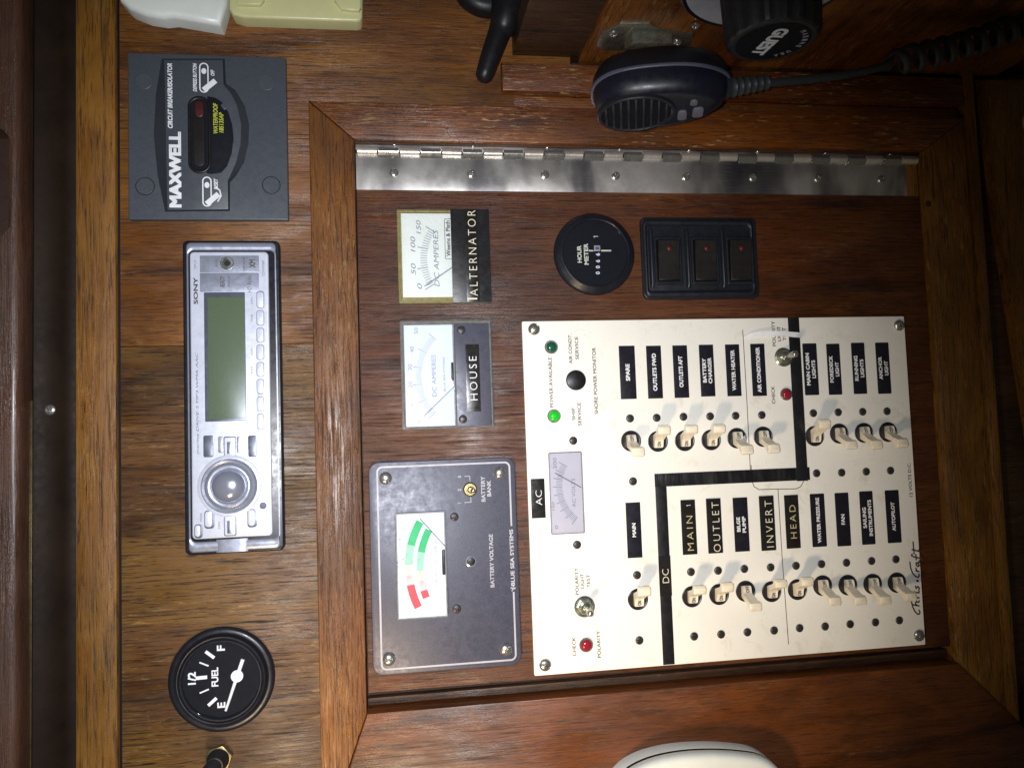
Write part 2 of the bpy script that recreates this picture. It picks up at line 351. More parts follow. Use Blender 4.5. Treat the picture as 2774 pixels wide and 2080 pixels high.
def link(name, me, parent=None, loc=(0, 0, 0), rot=None):
    o = bpy.data.objects.new(name, me); COL.objects.link(o); o.parent = parent
    m = Matrix.Translation(Vector(tuple(map(float, loc))) * S)
    if rot is not None: m = m @ rot
    o.matrix_basis = m if parent else MW @ m
    return o
ORG = {}
def thing(name, label, cat, px=None, n=0.0, group=None, org=None):
    p = uv(px[0], px[1], n) if org is None else np.array(org, float)
    o = bpy.data.objects.new(name, None); COL.objects.link(o); o.empty_display_size = 0.01
    o.matrix_world = MW @ Matrix.Translation(Vector(p) * S); o['label'] = label; o['category'] = cat
    if group: o['group'] = group
    ORG[o.name] = p; return o
def structure(name, parts=True):
    o = bpy.data.objects.new(name, None); COL.objects.link(o); o.matrix_world = MW.copy(); o['kind'] = 'structure'; o.empty_display_size = 0.01; ORG[o.name] = np.zeros(3); return o
def at(t, p, n=0.0):
    """photo point p, on the plane n mm in front of the wall, in the thing's own frame"""
    return uv(p[0], p[1], n) - ORG[t.name]
def loc(t, p, n=0.0): q = at(t, p, n); return (q[0], q[1], q[2])
def ln(p, dx, dy, n=0.0):
    a = uv(p[0] - dx / 2, p[1] - dy / 2, n); b = uv(p[0] + dx / 2, p[1] + dy / 2, n); return float(np.linalg.norm(a - b))

class Z:
    """a zoomed view of the photo: (x, y) there -> photo pixels"""
    def __init__(s, x0, y0, k): s.x0, s.y0, s.k = x0, y0, k
    def __call__(s, x, y): return (s.x0 + x * s.k, s.y0 + y * s.k)

_tc = {}
def text_mesh(body, L, H, m, bold=0.0, shear=0.0, ext=0.0, key='', font=None):
    """lettering read along +y; L = length along y, H = cap height along x (mm)"""
    k = (body, round(L, 2), round(H, 2), m.name, bold, shear, ext)
    if k in _tc: return _tc[k]
    if body == '1':
        me = B().line([(-.28, -.22), (-.5, .02)], .12, 0).line([(-.5, .02), (.5, .02)], .14, .01).mesh('lettering', m, 0)
        for v in me.vertices: v.co = (v.co.x * H, v.co.y * min(L * 2, H), v.co.z)
        _tc[k] = me; return me
    cu = bpy.data.curves.new('lettering', 'FONT'); cu.body = body; cu.size = 1; cu.resolution_u = 3; cu.offset = min(0, bold); cu.shear = shear
    cu.space_character = 1.35 if ext and len(body) > 2 else 1.0
    cu.align_x = 'CENTER'; cu.extrude = ext
    o = bpy.data.objects.new('tmp', cu); COL.objects.link(o); bpy.context.view_layer.update()
    me = bpy.data.meshes.new_from_object(o.evaluated_get(bpy.context.evaluated_depsgraph_get()))
    bpy.data.objects.remove(o); bpy.data.curves.remove(cu)
    a = np.array([v.co[:] for v in me.vertices]); f = [tuple(p.vertices) for p in me.polygons]; nv = len(a)
    if bold > 0.009:
        sh = [(-bold, -bold), (bold, -bold), (-bold, bold), (bold, bold)]
        a = np.concatenate([a + np.array([x, y, 0]) for x, y in sh]); f = [tuple(q + nv * i for q in p) for i in range(4) for p in f]
    mn, mx = a.min(0), a.max(0); s = mx - mn; c = (mx + mn) / 2; out = []
    for i, (x0, y0, z0) in enumerate(a):
        x = (x0 - c[0]) / s[0] * L; y = (y0 - c[1]) / s[1] * H
        out.append((-y * S, x * S, ((z0 / ext * 0.12 if ext else 0) + .012 * (i // nv)) * S))
    me = bpy.data.meshes.new('lettering'); me.from_pydata(out, [], f); me.materials.append(m); _tc[k] = me; return me
def text(t, body, p, Lpx, Hpx, n, m, bold=0.012, shear=0.0, ext=0.0, parent=None, name='lettering', pl=(0, 0, 0)):
    me = text_mesh(body, ln(p, 0, Lpx, n), ln(p, Hpx, 0, n), m, bold, shear, ext)
    q = loc(t, p, n)
    return link(name, me, parent or t, (q[0] - pl[0], q[1] - pl[1], q[2] - pl[2]))

# shared small parts ------------------------------------------------
def slotted(R, h, ang, m, name='screw', w=0.13):
    ca, sa = math.cos(ang), math.sin(ang)
    def f(x, y):
        r = min(1, math.hypot(x, y) / R); z = 0.25 + h * math.sqrt(max(0, 1 - r * r * 0.96)); d = abs(-x * sa + y * ca)
        return z - (h * 0.62 if d < w * R else 0)
    return B().polar(R, f, 14, 56, -0.3).mesh(name, m, 32)
def cross(R, h, ang, m, name='screw'):
    ca, sa = math.cos(ang), math.sin(ang)
    def f(x, y):
        r = min(1, math.hypot(x, y) / R); z = 0.2 + h * math.sqrt(max(0, 1 - r * r * 0.96)); a, b_ = abs(x * ca + y * sa), abs(-x * sa + y * ca)
        return z - (h * 0.8 if (min(a, b_) < 0.14 * R and max(a, b_) < 0.62 * R) else 0)
    return B().polar(R, f, 12, 48, -0.3).mesh(name, m, 32)
SL = [slotted(4.0, 2.2, math.radians(a), M['steel']) for a in (50, 120, 150, 15, 80)]
CR = [cross(2.7, 0.8, math.radians(a), M['screwb']) for a in (0, 20, 45, 65, 80)]
rnd = random.Random(7)

# ================================================================== THE WALL
wall = structure('wall')
def slab_px(name, quad, n0, n1, m, parent, b=0.5, org=None):
    """plank whose top-face corners are photo points"""
    P = [uv(x, y, n1)[:2] for x, y in quad]; c = np.mean(P, 0); o0 = ORG[parent.name] if parent else np.zeros(3)
    bb = B().poly([(p[0] - c[0], p[1] - c[1]) for p in P], n0 - n1, 0, b)
    return link(name, bb.mesh(name, m), parent, (c[0] - o0[0], c[1] - o0[1], n1 - o0[2]))
link('backing_board', B().box(-420, -420, -30, 420, 420, -14).mesh('backing_board', M['groove']), wall)
def au(px, py=1040, n=0): return uv(px, py, n)[0]
def av(py, px=1400, n=0): return uv(px, py, n)[1]
# key lines, in wall millimetres
uP = au(327); uS0 = uv(838, 420, 7)[0] ; uS1 = uv(960, 420, 7)[0]
def rect(name, u0, v0, u1, v1, n0, n1, m, parent, b=0.5):
    cu, cv = (u0 + u1) / 2, (v0 + v1) / 2; o0 = ORG[parent.name] if parent else np.zeros(3)
    return link(name, B().box(u0 - cu, v0 - cv, n0 - n1, u1 - cu, v1 - cv, 0, b).mesh(name, m), parent, (cu - o0[0], cv - o0[1], n1 - o0[2]))
vJ = av(938, 410)
vR0 = uv(1000, 262, 7)[1]          # top edge of the door frame
u_side = uv(1388, 152, 0)[0]; v_side = uv(1600, 158, 0)[1]
P = [(uP, vJ + .15), (uS0 + 3, vJ + .15), (uS0 + 3, vR0 - 2), (u_side + 40, vR0 - 2), (u_side + 40, 330), (uP, 330)]
link('veneer', B().poly(P, -8, 0, 0.3).mesh('veneer', M['ply_up']), wall)
rect('veneer', uP, -330, uS0 + 3, vJ - .15, -8, -0.1, M['ply_low'], wall, 0.3)

# edge strip, groove, track, ledge down the photo's left side
uE0, uE1 = uv(203, 1040, 3)[0], uv(315, 1040, 3)[0]
rect('edge_strip', uE0, -330, uE1, 330, -10, 3, M['strip'], wall, 1.6)
rect('gap_shade_strip', uE1 + .05, -330, uP - .05, 330, -10, -.7, M['dial'], wall, .2)  # black strip standing in for the shade in the open gap
tr = thing('curtain_track', 'dark tarnished metal rail with one small screw, beside the golden wood strip', 'rail', org=(uv(150, 1110, -3)[0], uv(150, 1110, -3)[1], -3))
w_ = uE0 - au(88, n=-3) - 1.2; o = ORG[tr.name]
prof = [(-w_ / 2, -9), (-w_ / 2, 1.5), (-w_ / 2 + 1, 2.5), (-w_ / 2 + 2.2, 1.8), (-w_ * 0.2, 0.2), (w_ * 0.12, 0.0), (w_ * 0.2, 1.0), (w_ / 2 - 1.2, 1.2), (w_ / 2, 0.2), (w_ / 2, -9)]
cx0 = (uE0 + au(88, n=-3)) / 2 - o[0]
link('rail_channel', B().loops([[(x + cx0, y, z) for x, z in prof] for y in (-330 - o[1], 330 - o[1])]).mesh('rail_channel', M['track'], 50), tr)
link('screw', cross(3.2, 1.3, 0.4, M['steel']), tr, loc(tr, (136, 1110), -1.5))
br = rect('brass_strip', au(84, n=-2), -300, au(93, n=-2), av(1050), -12, -2.0, M['brass'], None, 0.5)
br['label'] = 'thin brass line in the groove beside the dark rail'; br['category'] = 'strip'
lg = thing('overhead_ledge', 'polished reddish brown ledge with a dark oval cutout, at the far left', 'ledge', org=(au(-80, n=14), 0, 0))
uL = uv(50, 1300, 14)[0] - ORG[lg.name][0]
prof = [(-60, -14), (uL - 1, -14), (uL, -10), (uL, 9), (uL - .8, 12), (uL - 2.4, 13.6), (uL - 5, 14), (-60, 14)]
cv = uv(0, 495, 14)[1]; ch = 37; cr = uv(33, 495, 14)[0] - ORG[lg.name][0]
YS = [-330, cv - ch - 4]; N = 14
bb = B()
bb.loops([[(x, y, z) for x, z in prof] for y in (-330, cv - ch)])
bb.loops([[(x, y, z) for x, z in prof] for y in (cv + ch, 330)])
# around the cutout: inner edge follows a rounded end
L = []
for i in range(N + 1):
    y = cv - ch + 2 * ch * i / N; q = abs(2 * i / N - 1); xin = cr - (max(0, q - 0.62) / 0.38) ** 2 * 13
    L.append([(xin, y, -14)] + [(x, y, z) for x, z in prof[1:-1]] + [(xin, y, 14)])
bb.loops(L)
link('ledge_board', bb.mesh('ledge_board', M['ledge'], 50), lg)
gb = rect('groove_board', au(20, n=-6), -330, au(86, n=-6), 330, -13, -6, M['dark_v'], wall, 0.5)

# ------------------------------------------------------------------ door frame with mitred corners
df = thing('door_frame', 'mitred teak frame around the hinged instrument panel', 'frame', org=(uS0, 0, 0))
FN = 7.0
TLo, TLi = (838, 258), (962, 366)
TRi, TRo = (2493, 436), (2612, 335)
BLi, BLo = (986, 2000), (872, 2110)
BRi, BRo = (2632, 1812), (2760, 1960)
uA0, uA1 = uS0, uS1
uB0 = uv(2495, 445, 3)[0]; uB1 = uv(2606, 340, 3)[0]
vA0 = uv(1500, 290, FN)[1]; vA1 = uv(1500, 378, 3)[1]
vC1 = uv(1500, 1890, FN)[1]; vC0 = vC1 - 75
def fpoly(name, pts, n0, n1, m, b=1.2):
    c = np.mean(pts, 0); o0 = ORG[df.name]
    return link(name, B().poly([(p[0] - c[0], p[1] - c[1]) for p in pts], n0 - n1, 0, b).mesh(name, m), df, (c[0] - o0[0], c[1] - o0[1], n1 - o0[2]))
vA1 = vA0 - 25.0
g = 0.12
fpoly('rail', [(uA0 + g, vA0), (uB1 - g, vA0), (uB0 - g, vA1), (uA1 + g, vA1)], -10, FN, M['rail'])
fpoly('stile', [(uA0, vA0 - g), (uA1, vA1 - g), (uA1, vC1 + g), (uA0, vC0 + g)], -10, FN, M['stile'])
mu = vC1 - vC0
fpoly('rail', [(uA1 + g, vC1), (uB0 - g, vC1), (uB0 + mu, vC0), (uA0 + g, vC0)], -10, FN, M['rail_low'])
fpoly('stile', [(uB0, vA1 - g), (uB1, vA0 - g), (uB1, vC1 - (uB1 - uB0) + g), (uB0, vC1 + g)], -10, FN - 1.5, M['gold_v'])
# thin raised lip in front of the lower rail, and the stop above it
fpoly('stop_bead', [(uA1 + .3, vC1 + 1.6), (uB0 - .3, vC1 + 1.6), (uB0 - .3, vC1 + 7), (uA1 + .3, vC1 + 6)], -10, -3.5, M['dark_u'], 0.6)
fpoly('stop_bead', [(uA1 + .3, vA1 + .1), (uB0 - .3, vA1 + .1), (uB0 - .3, vA1 - 1.2), (uA1 + .3, vA1 - 1.2)], -10, 3.0, M['dark_u'], 0.3)
fpoly('bead', [(uB1 + .3, 330), (uB1 + 8, 330), (uB1 + 8, vC1 - (uB1 + 8 - uB0) + g), (uB1 + .3, vC1 - (uB1 - uB0))], -10, 9, M['gold_v'], 2.4)
# right of the frame: broad brown board, dark panel, and a golden slanted trim board
uQ = uv(2690, 1400, 5)[0]
_a, _b = uB1 + 8.4, uQ; _c = ((_a + _b) / 2, 0)
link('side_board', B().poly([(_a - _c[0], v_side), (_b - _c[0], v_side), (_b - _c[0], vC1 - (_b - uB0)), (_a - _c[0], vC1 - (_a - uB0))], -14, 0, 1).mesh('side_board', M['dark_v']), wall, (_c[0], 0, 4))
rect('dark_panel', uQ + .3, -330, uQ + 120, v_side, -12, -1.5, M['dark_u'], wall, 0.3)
tb = slab_px('trim_board', [(2650, 215), (2800, 215), (2900, 1250), (2812, 1250)], -2.5, 8, M['gold_v'], None, 1.5)
tb['label'] = 'slanting golden brown wooden trim board at the upper right corner of the photo'; tb['category'] = 'board'

# door leaf
q = uv(2515, 552, FN - 1.5)
link('nail_hole', B().disc(2.2, -.3, .06, n=18).mesh('nail_hole', M['groove']), df, (q[0] - ORG[df.name][0], q[1], FN - 1.5))
vD = vC1 + 10.2
dl = rect('door_leaf', uA1 + .8, vD, uB0 - .6, vA1 - 1.6, -8, 0, M['door'], None, 0.4)
dl['label'] = 'reddish brown veneer door leaf carrying the ammeters and the white switch panel'; dl['category'] = 'door'

# ------------------------------------------------------------------ piano hinge
hg = thing('piano_hinge', 'long stainless piano hinge with two rows of screws above the gauges', 'hinge', (1700, 450), 0.0)
ho = ORG[hg.name]
hu0, hu1 = uA1 + .6, uB0 - 1.2
v_pin = uv(1700, 421, 3)[1]; v_low = uv(1700, 522, 1.2)[1]
link('leaf', B().box(hu0 - ho[0], v_low - ho[1], 0, hu1 - ho[0] - 10, v_pin - ho[1] - 1.2, 1.2, 0.2).mesh('leaf', M['hinge']), hg)
link('leaf', B().box(hu0 - ho[0], v_pin - ho[1] + 1.2, 0, hu1 - ho[0] - 1, vA1 - ho[1] - 1.3, 1.4, 0.2).mesh('leaf', M['hinge']), hg)
link('end_patch', B().box(hu1 - ho[0] - 9.7, v_low - ho[1], 0, hu1 - ho[0] - .6, v_pin - ho[1] - 1.4, 0.7, 0.2).mesh('end_patch', M['gold_v']), hg)
nk = 29; kl = (hu1 - hu0 - 1) / nk
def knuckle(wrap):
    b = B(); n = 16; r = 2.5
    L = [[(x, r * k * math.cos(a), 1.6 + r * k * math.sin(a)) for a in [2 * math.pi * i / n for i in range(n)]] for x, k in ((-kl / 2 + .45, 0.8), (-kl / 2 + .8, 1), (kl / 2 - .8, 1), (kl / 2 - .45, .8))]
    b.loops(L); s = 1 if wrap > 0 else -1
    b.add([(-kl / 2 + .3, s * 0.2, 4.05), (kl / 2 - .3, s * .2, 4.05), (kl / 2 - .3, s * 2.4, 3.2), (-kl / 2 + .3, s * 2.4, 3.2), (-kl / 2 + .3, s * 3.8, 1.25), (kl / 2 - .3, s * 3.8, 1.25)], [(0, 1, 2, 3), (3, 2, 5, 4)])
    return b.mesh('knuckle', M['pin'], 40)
KN = [knuckle(1), knuckle(-1)]; KN[1].materials[0] = M['steel']  # every second knuckle duller: uneven reflection put into the metal colour
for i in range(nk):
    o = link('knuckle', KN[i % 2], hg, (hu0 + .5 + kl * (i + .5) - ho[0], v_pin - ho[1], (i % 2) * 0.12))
SC = 1.2540
hs = [cross(2.9, 1.0, a, M['steel']) for a in (0.3, 0.9, 1.4)]
for i, (x, y) in enumerate([(851, 372), (1018, 378), (1177, 381), (1330, 385), (1482, 388), (1627, 393), (1768, 398), (1905, 402)]):
    p = loc(hg, (x * SC, y * SC), 1.2); link('screw', hs[i % 3], hg, (p[0], (v_low + v_pin) / 2 - 1.2 - ho[1], 1.3))
hs2 = [cross(1.5, 0.9, a, M['steel']) for a in (0.3, 0.9)]
for i, (x, y) in enumerate([(852, 322), (1022, 326), (1183, 330), (1340, 334), (1490, 340), (1638, 343), (1785, 350), (1925, 353)]):
    p = loc(hg, (x * SC, y * SC), 1.4); link('screw', hs2[i % 2], hg, (p[0], v_pin + 5.2 - ho[1], 1.5))

# ================================================================== helpers for panels
def plate_px(t, name, TL, TR, BL, BR, r, n0, n1, m, b=0.5):
    c = [uv(*p, n1)[:2] for p in (TL, TR, BL, BR)]; u0 = (c[0][0] + c[2][0]) / 2; u1 = (c[1][0] + c[3][0]) / 2; v1 = (c[0][1] + c[1][1]) / 2; v0 = (c[2][1] + c[3][1]) / 2
    o = ORG[t.name]; cx, cy = (u0 + u1) / 2, (v0 + v1) / 2
    ob = link(name, B().slab(0, 0, u1 - u0, v1 - v0, r, n0 - n1, 0, b).mesh(name, m), t, (cx - o[0], cy - o[1], n1 - o[2]))
    return ob, (u0, v0, u1, v1)
def lbl(t, z, cx, cy, w, h, n, m=None, lines=(), tm=None, fs=0, bold=0.03, r=0.25, th=0.25, name='label', ls=None, shear=0, ext=0, toff=(0, 0), lens=None):
    p = z(cx, cy); W, H = ln(p, w * z.k, 0, n), ln(p, 0, h * z.k, n); q = loc(t, p, n + th)
    o = link(name, B().slab(0, 0, W, H, r, -th, 0, 0.08).mesh(name, m or M['label'], 30), t, q)
    k = len(lines)
    for i, s_ in enumerate(lines):
        dx = (i - (k - 1) / 2) * (ls or 1) + toff[0]
        pp = z(cx + dx, cy + toff[1]); L = lens[i]
        text(t, s_, pp, L * z.k, fs * z.k, n + th + 0.06, tm or M['white'], bold, shear, ext, parent=o, pl=q)
    return o

# ================================================================== DISTRIBUTION PANEL (white)
z1 = Z(1400, 840, .27725); z2 = Z(1960, 840, .27725); z3 = Z(1400, 1260, .3616); z4 = Z(1960, 1260, .3616)
dp = thing('distribution_panel', 'large off-white switch panel with ivory breaker levers and black name labels', 'switch panel', (1960, 1300), 0.0)
PN = 2.5
pl, pr = plate_px(dp, 'plate', z1(52, 100), z2(1765, 70), z3(132, 1585), z4(1512, 1335), 0.8, 0.2, PN, M['plate'], 0.3)
for (p, k) in ((z1(167, 188), 0), (z2(1713, 150), 1), (z3(212, 1493), 2), (z4(1462, 1273), 3)):
    link('screw', SL[k], dp, loc(dp, p, PN))
# labels of black tape with white print
for (z, cx, cy, w, h, lines, fs, ls, lens) in (
    (z1, 1084, 608, 155, 520, ['SPARE'], 40, 0, [165]), (z1, 1346, 605, 145, 515, ['OUTLETS FWD'], 40, 0, [365]), (z1, 1603, 600, 143, 512, ['OUTLETS AFT'], 40, 0, [305]),
    (z1, 1860, 590, 140, 505, ['BATTERY', 'CHARGER'], 36, 54, [235, 250]), (z2, 96, 587, 138, 505, ['WATER HEATER'], 38, 0, [395]), (z2, 343, 583, 138, 510, ['AIR CONDITIONER'], 38, 0, [440]),
    (z2, 853, 577, 138, 505, ['MAIN CABIN', 'LIGHTS'], 36, 56, [315, 175]), (z2, 1082, 577, 130, 498, ['FOREDECK', 'LIGHT'], 36, 56, [260, 140]), (z2, 1325, 568, 130, 500, ['RUNNING', 'LIGHTS'], 36, 56, [245, 175]),
    (z2, 1562, 566, 130, 500, ['ANCHOR', 'LIGHT'], 36, 56, [220, 140]), (z3, 878, 485, 110, 415, ['MAIN'], 27, 0, [105]), (z4, 133, 443, 110, 405, ['BILGE', 'PUMP'], 27, 42, [110, 122]),
    (z4, 711, 411, 108, 398, ['WATER PRESSURE'], 27, 0, [340]), (z4, 895, 405, 103, 400, ['FAN'], 27, 0, [78]), (z4, 1078, 393, 100, 400, ['SAILING', 'INSTRUMENTS'], 27, 42, [155, 270]), (z4, 1272, 383, 104, 395, ['AUTOPILOT'], 27, 0, [215])):
    o = lbl(dp, z, cx, cy, w, h, PN, M['label'], lines, M['white'], fs, 0.035, 0.7 if z in (z2, z4) and cx > 600 else 0.2, 0.22, 'label', ls, lens=lens)
# embossed tape labels
def dymo(z, cx, cy, w, h, s_, L, H, tm, toff=(0, 0), th=0.5):
    return lbl(dp, z, cx, cy, w, h, PN, M['dymo'], [s_], tm, H * .92, -0.014, 0.3, th, 'embossed_label', 0, ext=0.05, toff=toff, lens=[L])
dymo(z3, 160, 248, 104, 295, 'AC', 112, 50, M['white'], (5, -5))
o = dymo(z3, 1290, 463, 108, 410, 'MAIN', 260, 50, M['gold'], (8, 45))
text(dp, '1', z3(1286, 300), 11 * .3616, 30 * .3616, PN + .62, M['white'], .02)
dymo(z3, 1482, 453, 108, 410, 'OUTLET', 372, 56, M['cream'], (12, 8), 0.7)
dymo(z4, 331, 433, 108, 410, 'INVERT', 350, 56, M['cream'], (12, 5), 0.7)
dymo(z4, 517, 422, 104, 400, 'HEAD', 250, 48, M['gold'], (4, 0))
# tape border between the two halves
def strip_px(t, name, a, b, w, n0, n1, m):
    A, Bp = at(t, a, n1), at(t, b, n1)
    if abs(A[0] - Bp[0]) < abs(A[1] - Bp[1]): xs = (A[0] + Bp[0]) / 2; bx = (xs - w / 2, min(A[1], Bp[1]), xs + w / 2, max(A[1], Bp[1]))
    else: ys = (A[1] + Bp[1]) / 2; bx = (min(A[0], Bp[0]), ys - w / 2, max(A[0], Bp[0]), ys + w / 2)
    cx, cy = (bx[0] + bx[2]) / 2, (bx[1] + bx[3]) / 2
    return link(name, B().box(bx[0] - cx, bx[1] - cy, n0 - n1, bx[2] - cx, bx[3] - cy, 0, 0.05).mesh(name, m), t, (cx, cy, n1 - ORG[t.name][2]))
strip_px(dp, 'black_tape', z3(1078, 80), z3(1138, 1492), 7.9, PN - .1, PN + .18, M['tape'])
strip_px(dp, 'black_tape', z3(1033, 100), (2194, 1287), 8.7, PN - .1, PN + .36, M['wrinkle'])
strip_px(dp, 'black_tape', z2(690, 73), z2(767, 1668), 8.1, PN - .1, PN + .52, M['tape'])
o = lbl(dp, z3, 1112, 828, 90, 300, PN + .1, M['dymo'], ['DC'], M['cream'], 48, -0.014, 0.2, 0.42, 'embossed_label', 0, ext=0.05, lens=[104], toff=(3, 0))
# printed text
for (z, s_, x, y, L, H) in ((z1, 'POWER AVAILABLE', 332, 705, 490, 36), (z1, 'AIR CONDT.', 522, 378, 290, 34), (z1, 'SERVICE', 586, 370, 222, 34), (z1, 'SHIP', 553, 1015, 122, 34), (z1, 'SERVICE', 612, 1015, 228, 34),
    (z1, 'SHORE POWER MONITOR', 765, 690, 650, 36), (z3, 'POLARITY', 449, 868, 203, 26), (z3, 'LIGHT', 490, 866, 112, 26), (z3, 'TEST', 536, 866, 98, 26), (z3, 'CHECK', 429, 1357, 143, 26), (z3, 'POLARITY', 614, 1340, 203, 26),
    (z2, 'POLARITY', 490, 230, 243, 32), (z2, 'LIGHT', 542, 232, 145, 32), (z2, 'TEST', 593, 235, 128, 32), (z2, 'CHECK', 486, 828, 172, 32), (z4, '12 VOLTS D.C.', 1397, 108, 255, 24)):
    text(dp, s_, z(x, y), L * z.k, H * z.k, PN + 0.06, M['ink'], 0.016)
# thin ruled lines
bl = B(); n = PN + 0.05
def pth(z, pts): return [tuple(at(dp, z(x, y), n)[:2]) for x, y in pts]
zl = n
for pts in (pth(z2, [(188, 195), (228, 880), (262, 1560)]), pth(z4, [(207, 0), (215, 120), (228, 158), (265, 182), (400, 178), (545, 176), (580, 158), (600, 118)]), pth(z4, [(408, 180), (440, 700), (487, 1338)])):
    bl.line(pts, 0.5, zl)
link('ruled_line', bl.mesh('ruled_line', M['ink'], 0), dp)
# script signature of the boat builder, drawn as strokes
def _L(st, a, b, k): return [(b + (x - a) * k, h) for x, h in st]
SIG = [[(135, 68), (100, 66), (60, 57), (25, 40), (4, 20), (6, 6), (20, 2), (34, 10)], [(395, 78), (350, 72), (312, 58), (286, 36), (280, 16), (292, 6), (306, 12)]]
SIG += [_L(q_, 48, 66, 1.65) for q_ in ([(54, 62), (48, 8)], [(49, 26), (60, 36), (67, 30), (65, 10), (72, 8)], [(80, 28), (87, 34), (84, 8)], [(86, 28), (97, 34)], [(110, 32), (107, 10), (115, 8)], [(113, 44), (115, 46)], [(138, 36), (127, 30), (136, 18), (128, 6), (119, 12)])]
SIG += [[(248, 18), (260, 24)], [(255, 14), (253, 28)]]
SIG += [_L(q_, 320, 324, 1.55) for q_ in ([(324, 34), (319, 8)], [(321, 24), (337, 34)], [(362, 32), (350, 30), (343, 16), (350, 7), (362, 24), (363, 8), (372, 10)], [(404, 60), (397, 66), (391, 50), (382, -4), (376, -14)], [(376, 30), (402, 33)], [(426, 62), (417, 12), (428, 8)])]
SIG += [[(455, 46), (545, 54)]]
SIG = [[(1474 - h, 1118 - x) for x, h in q_] for q_ in SIG]
bs_ = B()
for s_ in SIG: bs_.line(pth(z4, s_), 1.05, n)
link('script_lettering', bs_.mesh('script_lettering', M['ink'], 0), dp)
# small screws
scr = [(z1, 551, 1275), (z3, 451, 595), (z3, 870, 120)]
scr += [(z1, x, y) for x, y in ((1106, 1058), (1366, 1052), (1628, 1042), (1888, 1038))] + [(z2, x, y) for x, y in ((117, 1032), (373, 1025), (876, 1007), (1119, 998), (1358, 993), (1596, 988), (908, 1593), (1153, 1587), (1393, 1577), (1630, 1567))]
scr += [(z3, x, y) for x, y in ((900, 822), (1304, 798), (1507, 788), (918, 1310), (1328, 1280), (1530, 1265))] + [(z4, x, y) for x, y in ((155, 775), (352, 764), (542, 752), (733, 739), (920, 729), (1108, 716), (1290, 704), (178, 1249), (378, 1236), (569, 1218), (760, 1206), (948, 1189), (1137, 1175), (1316, 1160))]
for z, x, y in scr: link('screw', CR[rnd.randrange(5)], dp, loc(dp, z(x, y), PN + .1))
# breakers
def lever_mesh():
    pr_ = [(-4.2, 0.2), (-4.3, 2.1), (-3.7, 2.5), (0.6, 3.6), (4.4, 11.4), (4.7, 14.6), (5.6, 15.9), (9.4, 16.6), (10.9, 15.7), (11.3, 13.8), (10.2, 12.2), (7.4, 9.8), (4.2, 0.2)]
    L = []
    for sx, k in ((-1, .82), (-1, 1), (1, 1), (1, .82)):
        pass
    secs = [(-1.0, 0.4), (-0.86, 0.0), (0.86, 0.0), (1.0, 0.4)]; c = (4.0, 9.0)
    for s_, ins in secs:
        l = []
        for y, z_ in pr_:
            hw = 3.0 + max(0, z_ - 9) / 7 * 0.95; f = 1 - ins * 0.12
            l.append((s_ * hw, c[0] + (y - c[0]) * f, c[1] + (z_ - c[1]) * f if z_ > 1 else z_))
        L.append(l)
    return B().loops(L).mesh('lever', M['lever'], 38)
LEV = lever_mesh()
SOCK = B().lathe([(6.95, -0.2), (6.95, 0.25), (6.6, 0.4), (6.2, 0.12), (5.6, 0.06)], 0, 0, 40, True, True).mesh('breaker', M['hole'])
ON_M = text_mesh('ON', 3.4, 2.6, M['ink'], 0.03); OFF_M = text_mesh('OFF', 4.2, 2.5, M['ink'], 0.03)
RX180 = Matrix.Rotation(math.pi, 4, 'Z')
brk = [(z1, 1116, 1278, 0), (z1, 1378, 1282, 1), (z1, 1640, 1276, 1), (z1, 1898, 1268, 1), (z2, 131, 1250, 0), (z2, 387, 1236, 0), (z2, 890, 1230, 1), (z2, 1130, 1205, 0), (z2, 1372, 1198, 0), (z2, 1608, 1190, 0),
       (z3, 907, 1003, 1), (z3, 1312, 983, 1), (z3, 1515, 966, 1), (z4, 165, 942, 0), (z4, 360, 945, 1), (z4, 553, 930, 1), (z4, 742, 900, 0), (z4, 931, 896, 0), (z4, 1117, 888, 0), (z4, 1299, 878, 0)]
for i, (z, x, y, on) in enumerate(brk):
    b = link('breaker', SOCK, dp, loc(dp, z(x, y), PN + .1))
    jit = rnd.uniform(-.3, .3)
    link('lever', LEV, b, (jit, 0, 0), Matrix.Rotation(rnd.uniform(-.05, .05), 4, 'X') @ (Matrix.Identity(4) if on else RX180) @ Matrix.Diagonal((1, rnd.uniform(.9, 1.0), rnd.uniform(.88, .98), 1)))
    link('marking', ON_M if on else OFF_M, b, (jit, -1.8 if on else 1.8, 3.35), Matrix.Rotation(math.radians(14 if on else -14), 4, 'X'))
    if i == 4: link('marking', text_mesh('16A', 5.0, 2.0, M['white'], .02), b, (5.0, -0.9, .5))
# indicator lamps, plug, toggles
def lamp(z, x, y, R, lens, name='indicator_lamp'):
    b = link(name, B().lathe([(R, -.2), (R, 1.0), (R - .5, 1.5), (R - 1.0, 1.5), (R - 1.2, .9)], cap1=True).mesh(name, M['steel']), dp, loc(dp, z(x, y), PN + .2))
    link('lens', B().lathe([(R - 1.1, .8), (R - 1.15, 1.7), (R * .6, 2.5), (R * .3, 2.8), (.05, 2.9)]).mesh('lens', lens, 60), b)
lamp(z1, 335, 363, 4.5, M['lens_dg']); lamp(z1, 362, 1035, 4.5, M['lens_g']); lamp(z3, 518, 1343, 4.6, M['lens_r']); lamp(z2, 608, 822, 4.3, M['lens_r'])
link('blanking_plug', B().lathe([(6.7, -.2), (6.7, .8), (6.2, 1.1), (.05, 1.25)]).mesh('blanking_plug', M['black'], 60), dp, loc(dp, z1(577, 685), PN))
